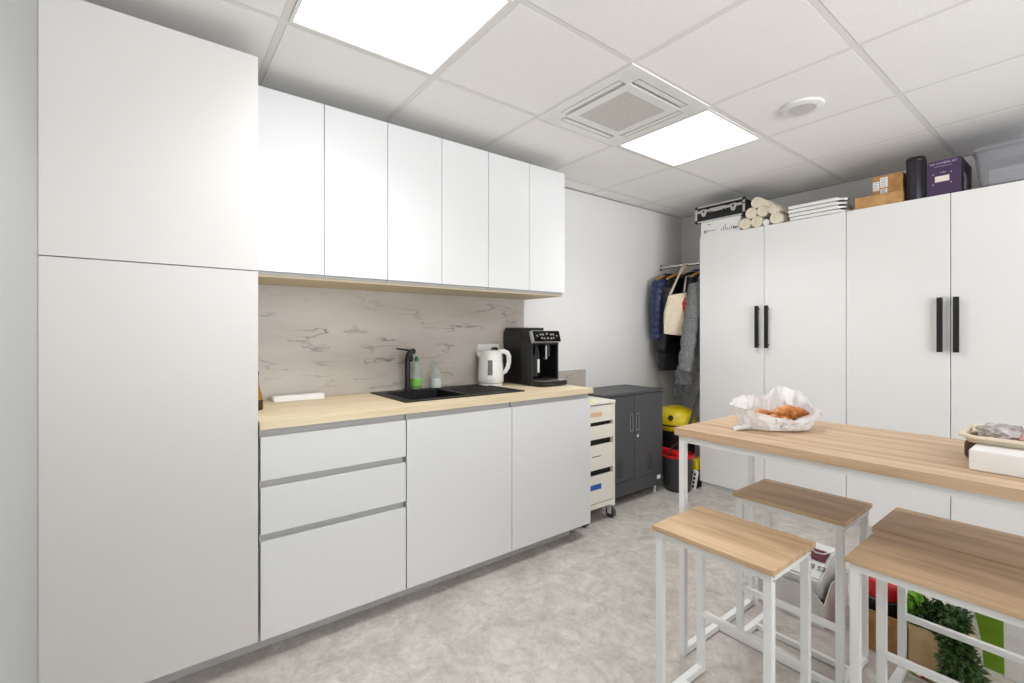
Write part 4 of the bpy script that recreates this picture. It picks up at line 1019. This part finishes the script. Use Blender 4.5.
# stack of white boards with dark end clips
bl_ = ['lowest white flat board of the stack on the wardrobe', 'second white flat board from the bottom of the stack', 'third white flat board from the bottom of the stack', 'topmost white flat board of the stack on the wardrobe']
for k in range(4):
    z = TZ+k*.0265; s_ = (.012, .0, -.008, -.004)[k]
    x0, x1 = -1.405+s_*.6+.012, -1.10+s_
    t = thing('flat_board', bl_[k], 'board', ((x0+x1)/2, 3.68, z), 'stacked white boards on the wardrobe')
    obj('board', bx(B(), x0, x1, 3.505, 3.85, z+.004, z+.025, .0015), M['foam'], t)
    for x in (x0-.012, x1+.002): obj('end_clip', bx(B(), x, x+.03, 3.512, 3.53, z, z+.0042, .001), M['rubber'], t)
    obj('end_clip', prism(B(), [(x1, 3.515), (x1+.045, 3.55), (x1+.05, 3.57), (x1, 3.60)], 'z', z+.006, z+.02), M['alu'], t)
# cardboard boxes
t = thing('cardboard_box', 'long flat brown cardboard box on the wardrobe under the small box', 'box', (-.885, 3.65, TZ))
obj('carton', bx(B(), -1.005, -.772, 3.495, 3.80, TZ, TZ+.068, .002), M['cardmid'], t); obj('seam', bx(B(), -1.004, -.774, 3.50, 3.5048, TZ+.033, TZ+.0345), M['carddark'], t)
t = thing('cardboard_box', 'small brown cardboard box with white labels on the flat one', 'box', (-.86, 3.64, TZ+.0685))
z = TZ+.0688
obj('carton', bx(B(), -.925, -.778, 3.53, 3.72, z, z+.118, .002), M['card'], t)
for q in ((-.921, -.889, .03, .085), (-.885, -.848, .045, .105), (-.883, -.85, .006, .036)):
    k = obj('label', bx(B(), q[0], q[1], 3.5290, 3.5298, z+q[2], z+q[3]), M['paper'], t)
    b = B()
    for j in range(5): zz_ = z+q[2]+(q[3]-q[2])*(j+.6)/5.6; bx(b, q[0]+.004, q[1]-.004-(j % 2)*.006, 3.5285, 3.5291, zz_, zz_+.0022)
    obj('print_lines', b, M['ink'], k)
# black cylinder case
tc_ = Vector((-.722, 3.555, TZ))
t = thing('cylinder_case', 'dark cylindrical case standing between brown boxes and purple box', 'case', tc_)
prf = []
for k in range(40):
    a = 2*PI*k/40; prf.append((a, .043+(.002 if k % 4 == 0 else 0)))
rings = [[tc_+Vector((r_*math.cos(a)*f_, r_*math.sin(a)*f_, z)) for a, r_ in prf] for f_, z in ((.97, 0), (1, .006), (1, .225), (.97, .228))]
obj('case_body', loft(B(), rings), M['tubecase'], t, 25)
obj('cap', lathe(B(), [(.0445, .228), (.0455, .232), (.0455, .246), (.041, .252), (0, .254)], tc_, 32), M['black'], t, 40)
obj('side_rail', bx(B(), tc_.x+.034, tc_.x+.052, tc_.y-.03, tc_.y-.008, TZ+.004, TZ+.225, .003), M['black'], t)
# purple box
t = thing('purple_box', 'dark purple product box with cream label standing on the wardrobe', 'box', (-.59, 3.66, TZ))
px0, px1, py0, py1, pz1 = -.662, -.519, 3.505, 3.80, TZ+.196
b = bx(B(), px0, px1, py0, py1, TZ, pz1, .001); 
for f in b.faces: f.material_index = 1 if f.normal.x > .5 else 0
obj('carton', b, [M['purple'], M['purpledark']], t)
ff = lambda x, z: frame((x, py0-.0004, z), (1, 0, 0), (0, 0, 1))
text('lettering', 'HD CAMERA KIT', .0155, ff((px0+px1)/2-.002, pz1-.018), M['lilac'], t); text('lettering', 'sound and picture set', .0085, ff((px0+px1)/2-.004, pz1-.034), M['lilac'], t)
obj('label', bx(B(), px0+.034, px0+.094, py0-.0008, py0, TZ+.075, TZ+.107), M['cream_label'], t)
text('lettering', 'studio', .010, ff(px0+.066, TZ+.126), M['lilac'], t)
b = B()
for x in (px0+.026, px0+.102):
    for z in (TZ+.062, TZ+.12): bx(b, x-.004, x+.004, py0-.0006, py0, z, z+.002); bx(b, x-.001, x+.001, py0-.0006, py0, z-.003, z+.005)
obj('corner_marks', b, M['lilac'], t)
b = B(); bx(b, px1, px1+.0006, py0+.07, py0+.16, TZ+.03, TZ+.12); obj('side_picture', b, M['greyfoil'], t)
# clear storage bin with lid
t = thing('storage_bin', 'clear plastic storage bin with lid on the wardrobe', 'storage bin', (-.27, 3.68, TZ))
q0 = (-.452, -.085, 3.51, 3.86)
def bin_ring(o_, z, r_=.03): return rr(q0[0]-o_, q0[1]+o_, q0[2]-o_, q0[3]+o_, r_, z)
b = loft(B(), [bin_ring(-.008, TZ, .025), bin_ring(0, TZ+.01), bin_ring(.004, TZ+.06), bin_ring(.008, TZ+.062), bin_ring(.02, TZ+.19), bin_ring(.026, TZ+.192), bin_ring(.026, TZ+.2), bin_ring(.017, TZ+.2), bin_ring(.004, TZ+.066), bin_ring(-.004, TZ+.012, .022)])
obj('bin_body', b, M['clear'], t, 35)
b = loft(B(), [bin_ring(.03, TZ+.19), bin_ring(.032, TZ+.203), bin_ring(.028, TZ+.211), bin_ring(.01, TZ+.212), bin_ring(.006, TZ+.221), bin_ring(-.02, TZ+.222), bin_ring(-.024, TZ+.214), bin_ring(.02, TZ+.204), bin_ring(.026, TZ+.191)])
obj('lid', b, M['clear'], t, 35)
b = bx(B(), -.262, -.105, 3.58, 3.80, TZ+.017, TZ+.13, .02, 0, 3); o = obj('folded_cloth', b, M['purpledark'], None, 40); o.data.materials[0] = mat('slate_cloth', (122, 122, 140), 0.9); tag(o, 'slate grey folded cloth inside the clear storage bin', 'cloth')
b = bx(B(), -.42, -.27, 3.56, 3.80, TZ+.017, TZ+.10, .012, 0, 3); o = obj('folded_paper', b, M['bagwhite'], None, 40); tag(o, 'pale paper bundle inside the clear storage bin', 'paper bundle')
